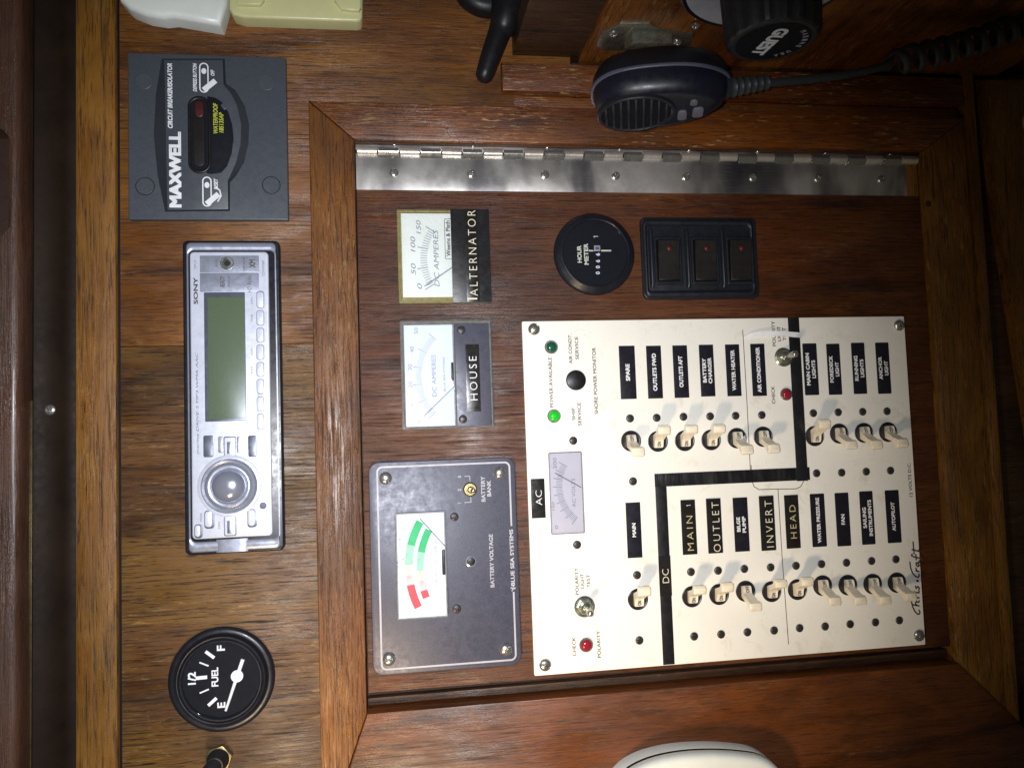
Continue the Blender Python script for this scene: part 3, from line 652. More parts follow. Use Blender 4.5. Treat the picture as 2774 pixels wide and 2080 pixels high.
def toggle(t, z, x, y, n, R, lean, m=None, L=14, tip=1.9, name='toggle_switch'):
    b = link(name, B().lathe([(R, -.2), (R, .5), (R * .84, 1.3), (R * .8, .9)]).mesh(name, m or M['zinc']), t, loc(t, z(x, y), n))
    nb = B().loops([[(R * .72 * math.cos(a) * k, R * .72 * math.sin(a) * k, zz) for a in [math.pi / 3 * i for i in range(6)]] for zz, k in ((.6, 1), (3.0, 1), (3.4, .93))]); link('nut', nb.mesh('nut', m or M['zinc'], 25), b)
    link('bushing', B().lathe([(R * .48, 1), (R * .48, 5.2), (R * .42, 5.6), (R * .3, 5.2)]).mesh('bushing', m or M['zinc']), b)
    d = Vector((lean[0], lean[1], 1)).normalized(); p0 = Vector((0, 0, 4.6)); path = [p0 + d * s_ for s_ in (0, L * .4, L * .75, L * .9, L * .97, L)]
    link('lever', B().tube(path, [tip * .62, tip * .75, tip, tip * .92, tip * .6, tip * .15], 14).mesh('lever', M['steel'], 60), b)
toggle(dp, z3, 507, 1057, PN, 6.9, (0.02, -0.12), L=12, tip=2.3)
toggle(dp, z2, 585, 460, PN, 6.6, (0.15, 0.08), L=11, tip=2.3)
# AC voltmeter let into the plate
def meter_box(t, q, n0, n1, face, rim, rw, name='meter', glass=True):
    c = [uv(*p, n1)[:2] for p in q]; u0 = (c[0][0] + c[2][0]) / 2; u1 = (c[1][0] + c[3][0]) / 2; v1 = (c[0][1] + c[1][1]) / 2; v0 = (c[2][1] + c[3][1]) / 2
    W, H = u1 - u0, v1 - v0; o = ORG[t.name]; L0 = ((u0 + u1) / 2 - o[0], (v0 + v1) / 2 - o[1], n1 - o[2])
    b = link(name, B().slab(0, 0, W - rw, H - rw, .5, n0 - n1, -1.2).mesh(name, face), t, L0)
    link('rim', B().ring(rrect(0, 0, W, H, 1.0), rrect(0, 0, W - 2 * rw, H - 2 * rw, .4), n0 - n1, 0.1, .3).mesh('rim', rim), b)
    if glass: link('window', B().slab(0, 0, W - 2 * rw + .2, H - 2 * rw + .2, .4, -.35, -.05).mesh('window', M['acr']), b)
    return b, L0, W, H
mb, ml, mw, mh = meter_box(dp, (z1(310, 1390), z1(635, 1380), z3(258, 522), z3(512, 508)), PN - .5, PN + 1.75, M['face3'], M['acr_rim'], 0.6)
def mt(t, b, L0, s_, p, L, H, nz, m, bold=.005, shear=0): return text(t, s_, p, L, H, L0[2] + ORG[t.name][2] + nz, m, bold, shear, parent=b, pl=L0)
def mpts(t, L0, z, pts, nz): return [tuple((at(t, z(x, y), L0[2] + ORG[t.name][2] + nz) - np.array(L0))[:2]) for x, y in pts]
mt(dp, mb, ml, 'AC VOLTS', z3(425, 205), 215 * .3616, 26 * .3616, -1.1, M['paleink'])
mt(dp, mb, ml, '0', z3(298, 462), 10, 9, -1.1, M['paleink']); mt(dp, mb, ml, '150', z3(272, 305), 22, 8, -1.1, M['paleink']); mt(dp, mb, ml, '300', z1(372, 1495), 30, 10, -1.1, M['paleink'])
def arc_ticks(b, z, t, L0, C, R0, R1, a0, a1, k, nz, w, m, big=5, name='scale'):
    bb = B()
    for i in range(k + 1):
        a = math.radians(a0 + (a1 - a0) * i / k); r0 = R0 - (R1 - R0) * (.5 if i % big == 0 else 0)
        pts = mpts(t, L0, z, [(C[0] - r0 * math.cos(a), C[1] + r0 * math.sin(a)), (C[0] - R1 * math.cos(a), C[1] + R1 * math.sin(a))], nz); bb.line(pts, w * (1.5 if i % big == 0 else 1), nz)
    link(name, bb.mesh(name, m, 0), b)
arc_ticks(mb, z3, dp, ml, (640, 150), 345, 300, 52, -28, 40, -1.08, .28, M['paleink'])
link('needle', B().line(mpts(dp, ml, z3, [(482, 165), (288, 58)], -.9), .5, -.9).mesh('needle', M['ink'], 0), mb)
# milky strap looped over the border
ps = []
for x, y, h in ((195, 268, .3), (260, 246, .9), (340, 234, 1.5), (430, 228, 2), (520, 228, 2), (600, 232, 1.7), (680, 240, 1.2), (752, 246, .7)):
    ps.append(at(dp, z2(x, y), PN + h))
bb = B(); L = []
for i, p in enumerate(ps):
    w = (.5, 1.3, 1.6, 1.7, 1.7, 1.7, 1.8, 1.8)[i]; L.append([(p[0], p[1] - w, p[2]), (p[0], p[1] + w, p[2]), (p[0], p[1] + w, p[2] + .5), (p[0], p[1] - w, p[2] + .5)])
link('plastic_strap', B().loops(L).mesh('plastic_strap', M['strap'], 60), dp)

# ================================================================== BATTERY VOLTAGE PANEL
zb = Z(940, 1200, .3978)
bp = thing('battery_voltage_panel', 'slate grey battery voltage panel with a red and green meter scale', 'meter panel', zb(660, 850), 0.0)
BN = 3.2
plate_px(bp, 'plate', zb(147, 132), zb(1143, 95), zb(174, 1588), zb(1190, 1505), 6.5, .2, BN, M['navy'], .6)
for p, k in (((262, 238), 1), ((1042, 203), 4), ((285, 1470), 3), ((1082, 1405), 0)): link('screw', SL[k], bp, loc(bp, zb(*p), BN + .1))
for p, k in (((731, 502), 1), ((748, 1128), 3)): link('screw', CR[k], bp, loc(bp, zb(*p), BN))
c = [at(bp, zb(*p), BN)[:2] for p in ((210, 165), (1105, 130), (232, 1545), (1150, 1470))]
x0, x1 = (c[0][0] + c[2][0]) / 2, (c[1][0] + c[3][0]) / 2; y1, y0 = (c[0][1] + c[1][1]) / 2, (c[2][1] + c[3][1]) / 2
R = rrect((x0 + x1) / 2, (y0 + y1) / 2, x1 - x0, y1 - y0, 3.2); bb = B(); nz = BN + .06
ya, yb = at(bp, zb(1117, 560), BN)[1], at(bp, zb(1131, 1015), BN)[1]
i0 = 0
pts = R[-6:] + R[:6]
R2 = R[6:] # going round from upper-left corner to lower-right corner
path = [(x1, ya)] + R[:6] + R[6:12] + R[12:18] + R[18:24] + [(x1, yb)]
bb.line(path, 1.1, nz); link('border_line', bb.mesh('border_line', M['grey'], 0), bp)
text(bp, 'BATTERY VOLTAGE', zb(985, 800), 362 * .3978, 27 * .3978, nz, M['grey'], .02)
text(bp, 'BLUE SEA SYSTEMS', zb(1124, 778), 385 * .3978, 26 * .3978, nz, M['grey'], .03)
bb = B(); q = at(bp, zb(1130, 990), BN)
for dx, dy, s_ in ((0, 0, 1), (1.2, .3, .8), (-1.1, .5, .7), (.2, 1.6, .7), (-.6, -1.2, .6)): bb.line([(q[0] + dx, q[1] + dy - s_ / 2), (q[0] + dx, q[1] + dy + s_ / 2)], s_, nz)
link('logo', bb.mesh('logo', M['grey'], 0), bp)
text(bp, 'BATTERY', zb(927, 312), 172 * .3978, 27 * .3978, nz, M['grey'], .02); text(bp, 'BANK', zb(967, 308), 108 * .3978, 27 * .3978, nz, M['grey'], .02)
for s_, y in (('1', 408), ('2', 318), ('3', 230)): text(bp, s_, zb(766, y), 6 if s_ != '1' else 3, 9, nz, M['grey'], .02)
bb = B()
for pts in ([(800, 226), (835, 224), (838, 262)], [(800, 404), (845, 402), (842, 368)]): bb.line([tuple(at(bp, zb(*p), BN)[:2]) for p in pts], .35, nz)
link('bracket_line', bb.mesh('bracket_line', M['grey'], 0), bp)
toggle(bp, zb, 838, 315, BN, 4.6, (0.1, 0.0), m=M['brass'], L=9, tip=1.5)
b = link('adjuster', B().lathe([(3.4, -.2), (3.4, .3), (2.8, .5), (2.2, -.1), (.5, -.15)]).mesh('adjuster', M['chrome']), bp, loc(bp, zb(845, 805), BN))
link('adjuster_core', B().lathe([(2.7, 0), (2.5, .6), (1.2, .9), (.05, .9)]).mesh('adjuster_core', M['black'], 50), b)
mb, ml, mw, mh = meter_box(bp, (zb(325, 475), zb(670, 460), zb(342, 1205), zb(690, 1190)), BN - 1, BN + 3.2, M['face'], M['acr_rim'], 1.1)
C = (1045, 838)
def arc_seg(b, t, L0, z, C, R0, R1, ya, yb, nz, m, k=5):
    bb = B(); vs_ = []
    a0, a1 = math.asin((ya - C[1]) / ((R0 + R1) / 2)), math.asin((yb - C[1]) / ((R0 + R1) / 2))
    pts0 = mpts(t, L0, z, [(C[0] - R0 * math.cos(a0 + (a1 - a0) * i / k), C[1] + R0 * math.sin(a0 + (a1 - a0) * i / k)) for i in range(k + 1)], nz)
    pts1 = mpts(t, L0, z, [(C[0] - R1 * math.cos(a0 + (a1 - a0) * i / k), C[1] + R1 * math.sin(a0 + (a1 - a0) * i / k)) for i in range(k + 1)], nz)
    for i in range(k): bb.add([(*pts0[i], nz), (*pts0[i + 1], nz), (*pts1[i + 1], nz), (*pts1[i], nz)], [(0, 1, 2, 3)])
    link('scale_band', bb.mesh('scale_band', m, 0), b)
for (a, b_, m) in ((535, 695, 'g_s'), (695, 828, 'lg_s'), (828, 900, 'yel_s'), (900, 965, 'pink_s'), (965, 1118, 'red_s')): arc_seg(mb, bp, ml, zb, C, 652, 598, a, b_, -1.1, M[m])
for (a, b_, m) in ((590, 742, 'g_s'), (742, 868, 'lg_s'), (868, 935, 'yel_s'), (935, 1002, 'pink_s'), (1002, 1052, 'red_s')): arc_seg(mb, bp, ml, zb, C, 572, 522, a, b_, -1.1, M[m])
arc_ticks(mb, zb, bp, ml, C, 668, 654, 27.5, -28, 28, -1.08, .22, M['ink'], 4)
for s_, x, y in (('11.6', 428, 1138), ('12.0', 374, 990), ('12.4', 347, 835), ('12.8', 360, 675), ('13.2', 386, 575)): mt(bp, mb, ml, s_, zb(x, y), 22, 7, -1.05, M['paleink'])
mt(bp, mb, ml, 'PERCENT OF CHARGE', zb(607, 818), 315 * .3978, 24 * .3978, -1.05, M['paleink'])
for x, y, s_ in ((447, 825, 'GEL CELL'), (533, 818, 'WET CELL')): mt(bp, mb, ml, s_, zb(x, y), 32, 5, -1.03, M['paleink'], .0)
for x, y, s_ in ((420, 905, '25'), (412, 838, '50'), (412, 765, '75'), (416, 690, '100'), (508, 950, '25'), (498, 880, '50'), (492, 800, '75'), (492, 725, '100')): mt(bp, mb, ml, s_, zb(x, y), 13, 7, -1.03, M['paleink'], .0)
link('needle', B().line(mpts(bp, ml, zb, [(680, 715), (498, 515)], -.8), .55, -.8).mesh('needle', M['ink'], 0), mb)
q = np.array(loc(bp, zb(662, 810), BN + 2.4)) - np.array(ml)
link('pivot_cover', B().slab(0, 0, 2.2, 16, 1, -.5, .4, .3).mesh('pivot_cover', M['black']), mb, tuple(q - np.array([.3, 0, 0])))

# ================================================================== HOUSE AND ALTERNATOR AMMETERS
zh = Z(1040, 840, .20495); za = Z(1040, 520, .20495)
def ammeter(z, TL, TR, BL, BR, N, rim, face, fq, lowq, lowmat, label, org):
    t = thing('ammeter', label, 'gauge', z(*org), 0.0)
    plate_px(t, 'back_box', z(*TL), z(*TR), z(*BL), z(*BR), 1.2, .2, N - 2.2, rim, .4)
    c = [uv(*z(*p), N)[:2] for p in (TL, TR, BL, BR)]; u0 = (c[0][0] + c[2][0]) / 2; u1 = (c[1][0] + c[3][0]) / 2; v1 = (c[0][1] + c[1][1]) / 2; v0 = (c[2][1] + c[3][1]) / 2
    o = ORG[t.name]; W, H = u1 - u0 - .8, v1 - v0 - .8
    link('rim', B().ring(rrect(0, 0, W, H, 1.4), rrect(0, 0, W - 2.6, H - 2.6, .6), -3.5, 0, .5).mesh('rim', rim), t, ((u0 + u1) / 2 - o[0], (v0 + v1) / 2 - o[1], N))
    f, fr = plate_px(t, 'dial_card', *[z(*p) for p in fq], .4, N - 2.1, N - 1.2, face, .1)
    w, wr = plate_px(t, 'window', *[z(*p) for p in fq], .4, N - .4, N - .05, M['acr'], .1)
    return t, f
t, f = ammeter(zh, (208, 135), (1420, 130), (243, 1580), (1455, 1550), 5.5, M['acr_rim'], M['face'], ((262, 205), (915, 190), (295, 1540), (950, 1530)), 0, 0,
    'clear ammeter with HOUSE embossed on its dark lower half', (830, 850))
N = 5.5; fl_ = f.location / S
plate_px(t, 'lower_cover', zh(932, 180), zh(1392, 175), zh(962, 1535), zh(1425, 1530), .4, N - 3, N - .2, M['navy'], .3)
plate_px(t, 'divider', zh(905, 180), zh(928, 178), zh(938, 1540), zh(962, 1538), .2, N - 3, N + .2, M['acr_rim'], .2)
for p, k in (((1022, 265), 2), ((1045, 1440), 0)): link('screw', CR[k], t, loc(t, zh(*p), N - .2))
lbl(t, zh, 1178, 895, 182, 890, N - .2, M['dymo'], ['HOUSE'], M['white'], 100, -.012, .3, .5, 'embossed_label', 0, ext=.05, toff=(4, 5), lens=[580])
def ft(t, s_, p, L, H, m=M['paleink'], bold=0, z=zh, shear=0): text(t, s_, z(*p), L * z.k, H * z.k, N - 1.12, m, bold, shear)
for s_, p in (('0', (462, 1480)), ('10', (385, 1220)), ('20', (350, 985)), ('30', (345, 755)), ('40', (370, 520)), ('50', (425, 275))): ft(t, s_, p, 80 if len(s_) > 1 else 36, 52)
ft(t, 'DC AMPERES', (662, 865), 550, 58); ft(t, 'BLUE SEA SYSTEMS', (797, 845), 450, 26, bold=.01)
def ticks(t, z, C, R0, R1, a0, a1, k, big, m, w=.28, n=N - 1.1):
    bb = B()
    for i in range(k + 1):
        a = math.radians(a0 + (a1 - a0) * i / k); r0 = R0 + (R0 - R1) * (.6 if i % big == 0 else 0)
        bb.line([tuple(at(t, z(C[0] - r * math.cos(a), C[1] + r * math.sin(a)), n)[:2]) for r in (r0, R1)], w * (1.4 if i % big == 0 else 1), n - ORG[t.name][2])
    link('scale', bb.mesh('scale', m, 0), t)
ticks(t, zh, (1195, 870), 775, 700, 43, -43, 40, 8, M['paleink'])
def flat(t, z, a, b_, w, n, m, name): link(name, B().line([tuple(at(t, z(*p), n)[:2]) for p in (a, b_)], w, n).mesh(name, m, 0), t)
flat(t, zh, (930, 1010), (530, 1400), .6, N - .8, M['paleink'], 'needle')
plate_px(t, 'pivot_cover', zh(885, 690), zh(920, 690), zh(895, 930), zh(930, 930), .6, N - 1.3, N - .5, M['black'], .2)
link('pointer_clip', B().tube([at(t, zh(x, y), N - .5) for x, y in ((875, 870), (885, 930), (915, 985), (935, 1010))], [.3, 1.0, .8, .2], 8).mesh('pointer_clip', M['white'], 60), t)

t2, f = ammeter(za, (178, 238), (1392, 235), (190, 1478), (1400, 1465), 5.5, M['acr_yel'], M['face2'], ((232, 290), (1370, 285), (245, 1392), (1380, 1385)), 0, 0,
    'yellowed ammeter with a black strip embossed ALTERNATOR, nearest the hinge', (790, 860))
o = lbl(t2, za, 1150, 842, 505, 1230, N - 1, M['tape'], (), th=1.6, name='black_tape', r=.4)
q = loc(t2, za(1150, 842), N + .6)
o = lbl(t2, za, 1165, 842, 170, 1215, N + .6, M['dymo'], ['ALTERNATOR'], M['cream'], 105, -.014, .2, .4, 'embossed_label', 0, ext=.05, toff=(8, -35), lens=[1130])
link('tape_end_mark', B().slab(0, 0, 6.4, 1.0, .2, 0, .15).mesh('tape_end_mark', M['cream']), t2, loc(t2, za(1168, 1412), N + 1.08))
for s_, p, L in (('0', (472, 1245), 75), ('50', (390, 1020), 150), ('100', (383, 692), 205), ('150', (457, 465), 180)): ft(t2, s_, p, L, 62, M['paleink'], .0, za, .2)
ft(t2, 'DC AMPERES', (692, 875), 750, 66, M['paleink'], .0, za, .2); ft(t2, 'Weems & Plath', (848, 615), 470, 55, M['ink'], .02, za)
bb = B(); bb.line([tuple(at(t2, za(*p), N)[:2]) for p in ((890, 352), (815, 352), (800, 370), (815, 870), (830, 884), (895, 880))], .35, N - 1.1); link('logo_frame', bb.mesh('logo_frame', M['ink'], 0), t2)
ticks(t2, za, (1230, 880), 745, 660, 31, -32, 24, 8, M['paleink'], .4)
flat(t2, za, (1000, 930), (540, 1245), .75, N - .8, M['paleink'], 'needle')

# ================================================================== HOUR METER AND ROCKER SWITCHES
zr = Z(1480, 540, .28029)
def gauge_body(t, R, R1, n1, mb_, name='bezel'):
    return link(name, B().lathe([(R, 0.1), (R, 1.6), (R - .8, 3.0), (R - 2.4, 3.6), (R1 + 1.6, n1), (R1 + .9, n1 + .3), (R1 + .3, n1 - .2), (R1, n1 - 2.0)], n=72, cap1=False).mesh(name, mb_, 40), t)
hm = thing('hour_meter', 'round black hour meter with small white digits beside the rocker switches', 'gauge', zr(470, 525), 3.0)
hm.matrix_world = MW @ Matrix.Translation(Vector((ORG[hm.name][0], ORG[hm.name][1], 0)) * S); ORG[hm.name][2] = 0
gauge_body(hm, 27.9, 22.2, 5.2, M['bezel'])
link('dial', B().disc(22.6, .5, 3.0, n=48).mesh('dial', M['dial']), hm)
link('window', B().lathe([(22.1, 4.2), (22.1, 4.4), (14, 4.9), (.05, 5.1)], n=48).mesh('window', M['acr'], 60), hm)
n = 3.1
text(hm, 'HOUR', zr(320, 530), 165 * .28, 42 * .28, n, M['cream'], .03); text(hm, 'METER', zr(385, 530), 205 * .28, 42 * .28, n, M['cream'], .03)
flat(hm, zr, (415, 497), (460, 497), .9, n, M['cream'], 'index_line'); flat(hm, zr, (535, 497), (622, 497), 1.0, n, M['cream'], 'index_line')
link('counter_window', B().ring(rrect(0, 0, 5.6, 30, .5), rrect(0, 0, 4.6, 29, .4), 0, .4, .1).mesh('counter_window', M['black']), hm, loc(hm, zr(492, 560), 3.0))
plate_px(hm, 'tenths_wheel', zr(462, 448), zr(520, 446), zr(463, 502), zr(521, 500), .3, 3.0, 3.15, M['grey'], .05)
for s_, y, x in (('0', 712, 498), ('0', 655, 498), ('6', 597, 498), ('6', 533, 498), ('1', 360, 478)): text(hm, s_, zr(x, y), 26 * .28, 40 * .28, 3.2, M['white'], .03)
text(hm, '8', zr(492, 474), 30 * .28, 40 * .28, 3.22, M['ink'], .03)
rk = thing('rocker_switch_panel', 'black housing holding three dark rocker switches with red dots, right of the hour meter', 'switch panel', zr(1485, 570), 0.0)
RN = 5.0
o, rr = plate_px(rk, 'housing', zr(905, 178), zr(2022, 168), zr(947, 975), zr(2062, 948), 4.0, .2, RN - 2.2, M['rockbody'], 1.2)
c = [at(rk, zr(*p), RN)[:2] for p in ((925, 195), (2000, 185), (965, 955), (2035, 930))]
cx, cy = (c[0][0] + c[1][0] + c[2][0] + c[3][0]) / 4, (c[0][1] + c[2][1] + c[1][1] + c[3][1]) / 4; W = (c[1][0] - c[0][0] + c[3][0] - c[2][0]) / 2; H = (c[0][1] - c[2][1] + c[1][1] - c[3][1]) / 2
link('rim', B().ring(rrect(0, 0, W, H, 4), rrect(0, 0, W - 6, H - 9, 2.2), -3, 0, 1.4).mesh('rim', M['rockbody'], 50), rk, (cx, cy, RN))
for i, (xc, xr) in enumerate(((1182, 1018), (1540, 1368), (1878, 1708))):
    p = loc(rk, zr(xc, 590), RN); w = ln(zr(xc, 590), 205 * .28, 0, RN); h = ln(zr(xc, 590), 0, 385 * .28, RN)
    fr = B().ring(rrect(0, 0, w + 4.2, h + 5.5, 1.2), rrect(0, 0, w + .8, h + .8, .6), -3, .1, .7); fr_o = link('switch_frame', fr.mesh('switch_frame', M['rockbody']), rk, p)
    L = []
    for y, z_ in ((-h / 2, .1), (-h / 2 + .8, .9), (-h * .2, 1.1), (h * .1, 1.5), (h / 2 - 1.6, 3.0), (h / 2 - .4, 2.9), (h / 2, 2.0)): L.append([(-w / 2, y, -3), (-w / 2, y, z_ - .5), (-w / 2 + .5, y, z_), (w / 2 - .5, y, z_), (w / 2, y, z_ - .5), (w / 2, y, -3)])
    sw = link('rocker', B().loops(L).mesh('rocker', M['rocker'], 40), rk, p)
    link('dot', B().lathe([(2.0, 0), (1.9, .35), (1.1, .6), (.05, .7)]).mesh('dot', M['reddot'], 60), sw, (0.4, h / 2 - 5.8, 2.25))
    L = [(-1.6, -4), (-1.3, .6), (-.5, 1.3), (.4, 1.3), (1.3, .4), (1.6, -4)]
    pr_ = loc(rk, zr(xr, 570), RN); hh = ln(zr(xr, 570), 0, 565 * .28, RN) / 2
    link('rib', B().loops([[(x * .8, y, z_ * k) for x, z_ in L] for y, k in ((-hh, .3), (-hh + 2.2, 1), (hh - 2.2, 1), (hh, .3))]).mesh('rib', M['rockbody'], 40), rk, pr_)

# ================================================================== CIRCUIT BREAKER / ISOLATOR (upper left)
zm = Z(300, 100, .3135)
mx = thing('circuit_isolator', 'square slate grey circuit breaker isolator lettered MAXWELL in bold white, at upper left', 'circuit breaker', zm(840, 870), 0.0)
XN = 4.0
plate_px(mx, 'plate', zm(135, 152), zm(1495, 160), zm(160, 1588), zm(1556, 1578), 1.0, .2, XN, M['maxwell'], .9)
P0 = [(460, 203), (968, 203), (975, 415), (1040, 490), (1095, 600), (1128, 760), (1122, 930), (1085, 1080), (1030, 1205), (1012, 1240), (1015, 1490), (490, 1497), (484, 1300), (477, 1000), (470, 600)]
P1 = [(440, 190), (985, 190), (995, 405), (1075, 460), (1160, 600), (1196, 760), (1190, 930), (1150, 1090), (1085, 1200), (1030, 1262), (1030, 1508), (470, 1512), (405, 1200), (372, 850), (390, 500)]
XF = XN + 3.6
l1 = [tuple(at(mx, zm(*p), XN)) for p in P1]; l0 = [tuple(at(mx, zm(*p), XF)) for p in P0]
def smooth_poly(L): return L
l00 = [(x, y, XF) for x, y in [(a[0], a[1]) for a in l0]]
raised = link('raised_step', B().loops([[(x, y, XN - .3) for x, y, z_ in l1], [(x, y, XN + .05) for x, y, z_ in l1], [(x, y, XF - .25) for x, y, z_ in l0], [(x, y, XF - .25) for x, y, z_ in l0]][:3], True, False).mesh('raised_step', M['maxshade'], 25), mx)
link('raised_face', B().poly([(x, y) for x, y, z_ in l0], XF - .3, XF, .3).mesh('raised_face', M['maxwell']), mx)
n = XF + .06
# recess for the lever
q = loc(mx, zm(768, 848), XF); w, h = ln(zm(768, 848), 200 * .3135, 0, XF), ln(zm(768, 848), 0, 668 * .3135, XF)
P2 = [(835, 515), (905, 528), (960, 565), (1015, 650), (1050, 760), (1062, 880), (1045, 1010), (1005, 1120), (955, 1175), (870, 1188), (830, 1180)]
bb = B().poly([tuple(at(mx, zm(*p), XF)[:2]) for p in P2][::-1], XF - .1, XF + .25, .15); link('window_plate', bb.mesh('window_plate', M['dial']), mx)
sl = link('lever_slot', B().ring(rrect(0, 0, w, h, w / 2 - .1, 8), rrect(0, 0, w - 3.6, h - 4.4, w / 2 - 2, 8), -.1, .9, .5).mesh('lever_slot', M['black'], 50), mx, q)
link('slot_floor', B().slab(0, 0, w - 2, h - 2, w / 2 - 1.2, .05, .3).mesh('slot_floor', M['dial']), sl)
link('slide_lever', B().slab(0, 0, w * .52, h * .70, w * .24, .3, 1.6, .6).mesh('slide_lever', M['rocker']), sl, (-.2, -3.5, 0))
link('release_button', B().slab(0, 0, w * .40, 10.5, w * .19, .3, 1.9, .8).mesh('release_button', M['red']), sl, (.2, h / 2 - 9, 0))
for p, L, H, s_, b_, sh, m in (((557, 1147), 655, 106, 'MAXWELL', .05, 0, 'white'), ((512, 510), 560, 42, 'CIRCUIT BREAKER/ISOLATOR', .03, .25, 'white'), ((727, 352), 245, 34, 'DEPRESS BUTTON', .025, .3, 'white'), ((880, 312), 52, 34, 'OFF', .025, .3, 'white'), ((908, 1272), 95, 34, 'RESET', .025, .3, 'white')):
    text(mx, s_, zm(*p), L * .3135, H * .3135, n, M[m], b_, sh)
text(mx, 'WATERPROOF', zm(905, 705), 262 * .3135, 40 * .3135, XF + .32, M['yel'], .02, .2); text(mx, '185135AP', zm(955, 742), 175 * .3135, 40 * .3135, XF + .32, M['yel'], .02, .2)
for (x, y) in ((805, 355), (832, 1338)):
    p = loc(mx, zm(x, y), n); w, h = ln(zm(x, y), 70 * .3135, 0), ln(zm(x, y), 0, 245 * .3135)
    bb = B().line(rrect(0, 0, w, h, w / 2) + [rrect(0, 0, w, h, w / 2)[0]], .75, 0)
    bb.lathe([(1.9, 0), (1.9, .02)], 0, h / 2 - 5, 20, sx=.8)
    bb.line([(w * .1, -h / 2 + 2), (w * 1.25, -h / 2 + 7)], 3.4, .02)
    if y > 900: bb.line([(w * 1.3, -h / 2 + 3), (w * 1.7, -h / 2 + 6.5), (w * 1.55, -h / 2 + 10), (w * 1.1, -h / 2 + 12)], .8, .02)
    link('pictogram', bb.mesh('pictogram', M['white'], 0), mx, p)
for (x, y) in ((297, 1292), (1387, 1282), (285, 385), (1345, 395)):
    link('screw_cap', B().lathe([(5.3, -.1), (5.3, .3), (5.0, .5), (.05, .5)], n=40).mesh('screw_cap', M['maxwell'], 12), mx, loc(mx, zm(x, y), XN))
for (x, y) in ((297, 1292), (1387, 1282)):
    link('cap_groove', B().lathe([(5.75, 0), (5.75, .09), (5.2, .09), (5.2, 0)], n=40, cap0=False, cap1=False).mesh('cap_groove', M['black'], 12), mx, loc(mx, zm(x, y), XN))
link('indicator_chip', B().slab(0, 0, 2.5, 4, .8, 0, .5, .2).mesh('indicator_chip', M['silverd']), mx, loc(mx, zm(978, 605), XF + .2), Matrix.Rotation(.6, 4, 'Z'))

# ================================================================== CAR STEREO
y1_ = Z(440, 620, .27735); y2_ = Z(440, 1060, .27735)
st = thing('marine_stereo', 'silver marine car stereo with green display and round volume knob, mounted left of the frame', 'stereo', (630, 1075), 0.0)
so = ORG[st.name]
TN = 6.5
c = [uv(*p, TN)[:2] for p in (y1_(212, 118), y1_(1140, 118), y2_(215, 1585), y2_(1172, 1558))]
u0, u1 = (c[0][0] + c[2][0]) / 2, (c[1][0] + c[3][0]) / 2; v1, v0 = (c[0][1] + c[1][1]) / 2, (c[2][1] + c[3][1]) / 2
W, H = u1 - u0, v1 - v0; ox, oy = (u0 + u1) / 2 - so[0], (v0 + v1) / 2 - so[1]
link('sleeve', B().slab(ox, oy, W + 1.2, H + 1.0, 3.4, .1, 5.9, 1.2).mesh('sleeve', M['bezel']), st)
def yq(z, x, y, n): q = at(st, z(x, y), n); return q[0], q[1]
fx0 = (yq(y1_, 262, 700, TN)[0] + yq(y2_, 272, 800, TN)[0]) / 2; fx1 = (yq(y1_, 1100, 700, TN)[0] + yq(y2_, 1128, 800, TN)[0]) / 2
fy1 = yq(y1_, 650, 215, TN)[1]; fy0 = yq(y2_, 700, 1450, TN)[1]
link('trim_ring', B().ring(rrect(ox, oy, W - 3.0, H - 1.6, 3.0), rrect((fx0 + fx1) / 2, (fy0 + fy1) / 2, fx1 - fx0, fy1 - fy0, 3.2), 2, TN, .9).mesh('trim_ring', M['silver'], 50), st)
link('well_floor', B().slab((fx0 + fx1) / 2, (fy0 + fy1) / 2, fx1 - fx0 + .5, fy1 - fy0 + .5, 3.2, 1, 3.0).mesh('well_floor', M['dial']), st)
FN2 = 7.6
gx0 = fx0 + .8; gx1 = (yq(y1_, 1045, 700, FN2)[0] + yq(y2_, 1062, 800, FN2)[0]) / 2; gy1 = fy1 - .8; gy0 = fy0 + 1.6
fpn = link('faceplate', B().slab(0, 0, gx1 - gx0, gy1 - gy0, 2.6, -4.6, 0, 1.0).mesh('faceplate', M['silver2'], 50), st, ((gx0 + gx1) / 2, (gy0 + gy1) / 2, FN2))
fo_ = np.array(fpn.location) / S
def fp(name, x0, y0, x1, y1, r, z0, z1_, m, za_=y1_, zb_=None, b=.2, parent=None):
    zb_ = zb_ or za_; A = np.array(yq(za_, x0, y0, FN2)); Bq = np.array(yq(zb_, x1, y1, FN2)); cx, cy = (A + Bq) / 2
    return link(name, B().slab(0, 0, abs(Bq[0] - A[0]), abs(Bq[1] - A[1]), r, z0, z1_, b).mesh(name, m), fpn, (cx - fo_[0], cy - fo_[1], 0))
fp('upper_field', 365, 262, 945, 425, .3, -.1, .12, M['silver'], b=.05)
fp('upper_field', 365, 432, 945, 612, .3, -.1, .10, M['silver'], b=.05)
fp('display_surround', 405, 622, 822, 285, .6, -.1, .5, M['silverd'], y1_, y2_, .3)
fp('display', 440, 668, 816, 262, .3, .1, .55, M['lcd'], y1_, y2_, .05)
fp('display_window', 436, 664, 820, 266, .3, .6, .8, M['acr'], y1_, y2_, .05)
j = link('aux_jack', B().lathe([(4.0, -.1), (4.0, .7), (3.6, 1.0), (2.6, 1.0), (2.2, .4), (1.9, -.5)], cap1=False).mesh('aux_jack', M['zinc']), fpn, tuple(np.array([*yq(y1_, 632, 338, FN2), FN2]) - fo_))
link('socket_hole', B().disc(1.95, -.3, .35).mesh('socket_hole', M['black']), j)
ys = [615] + [785, 955, 1120, 1290, 1455, 1622]
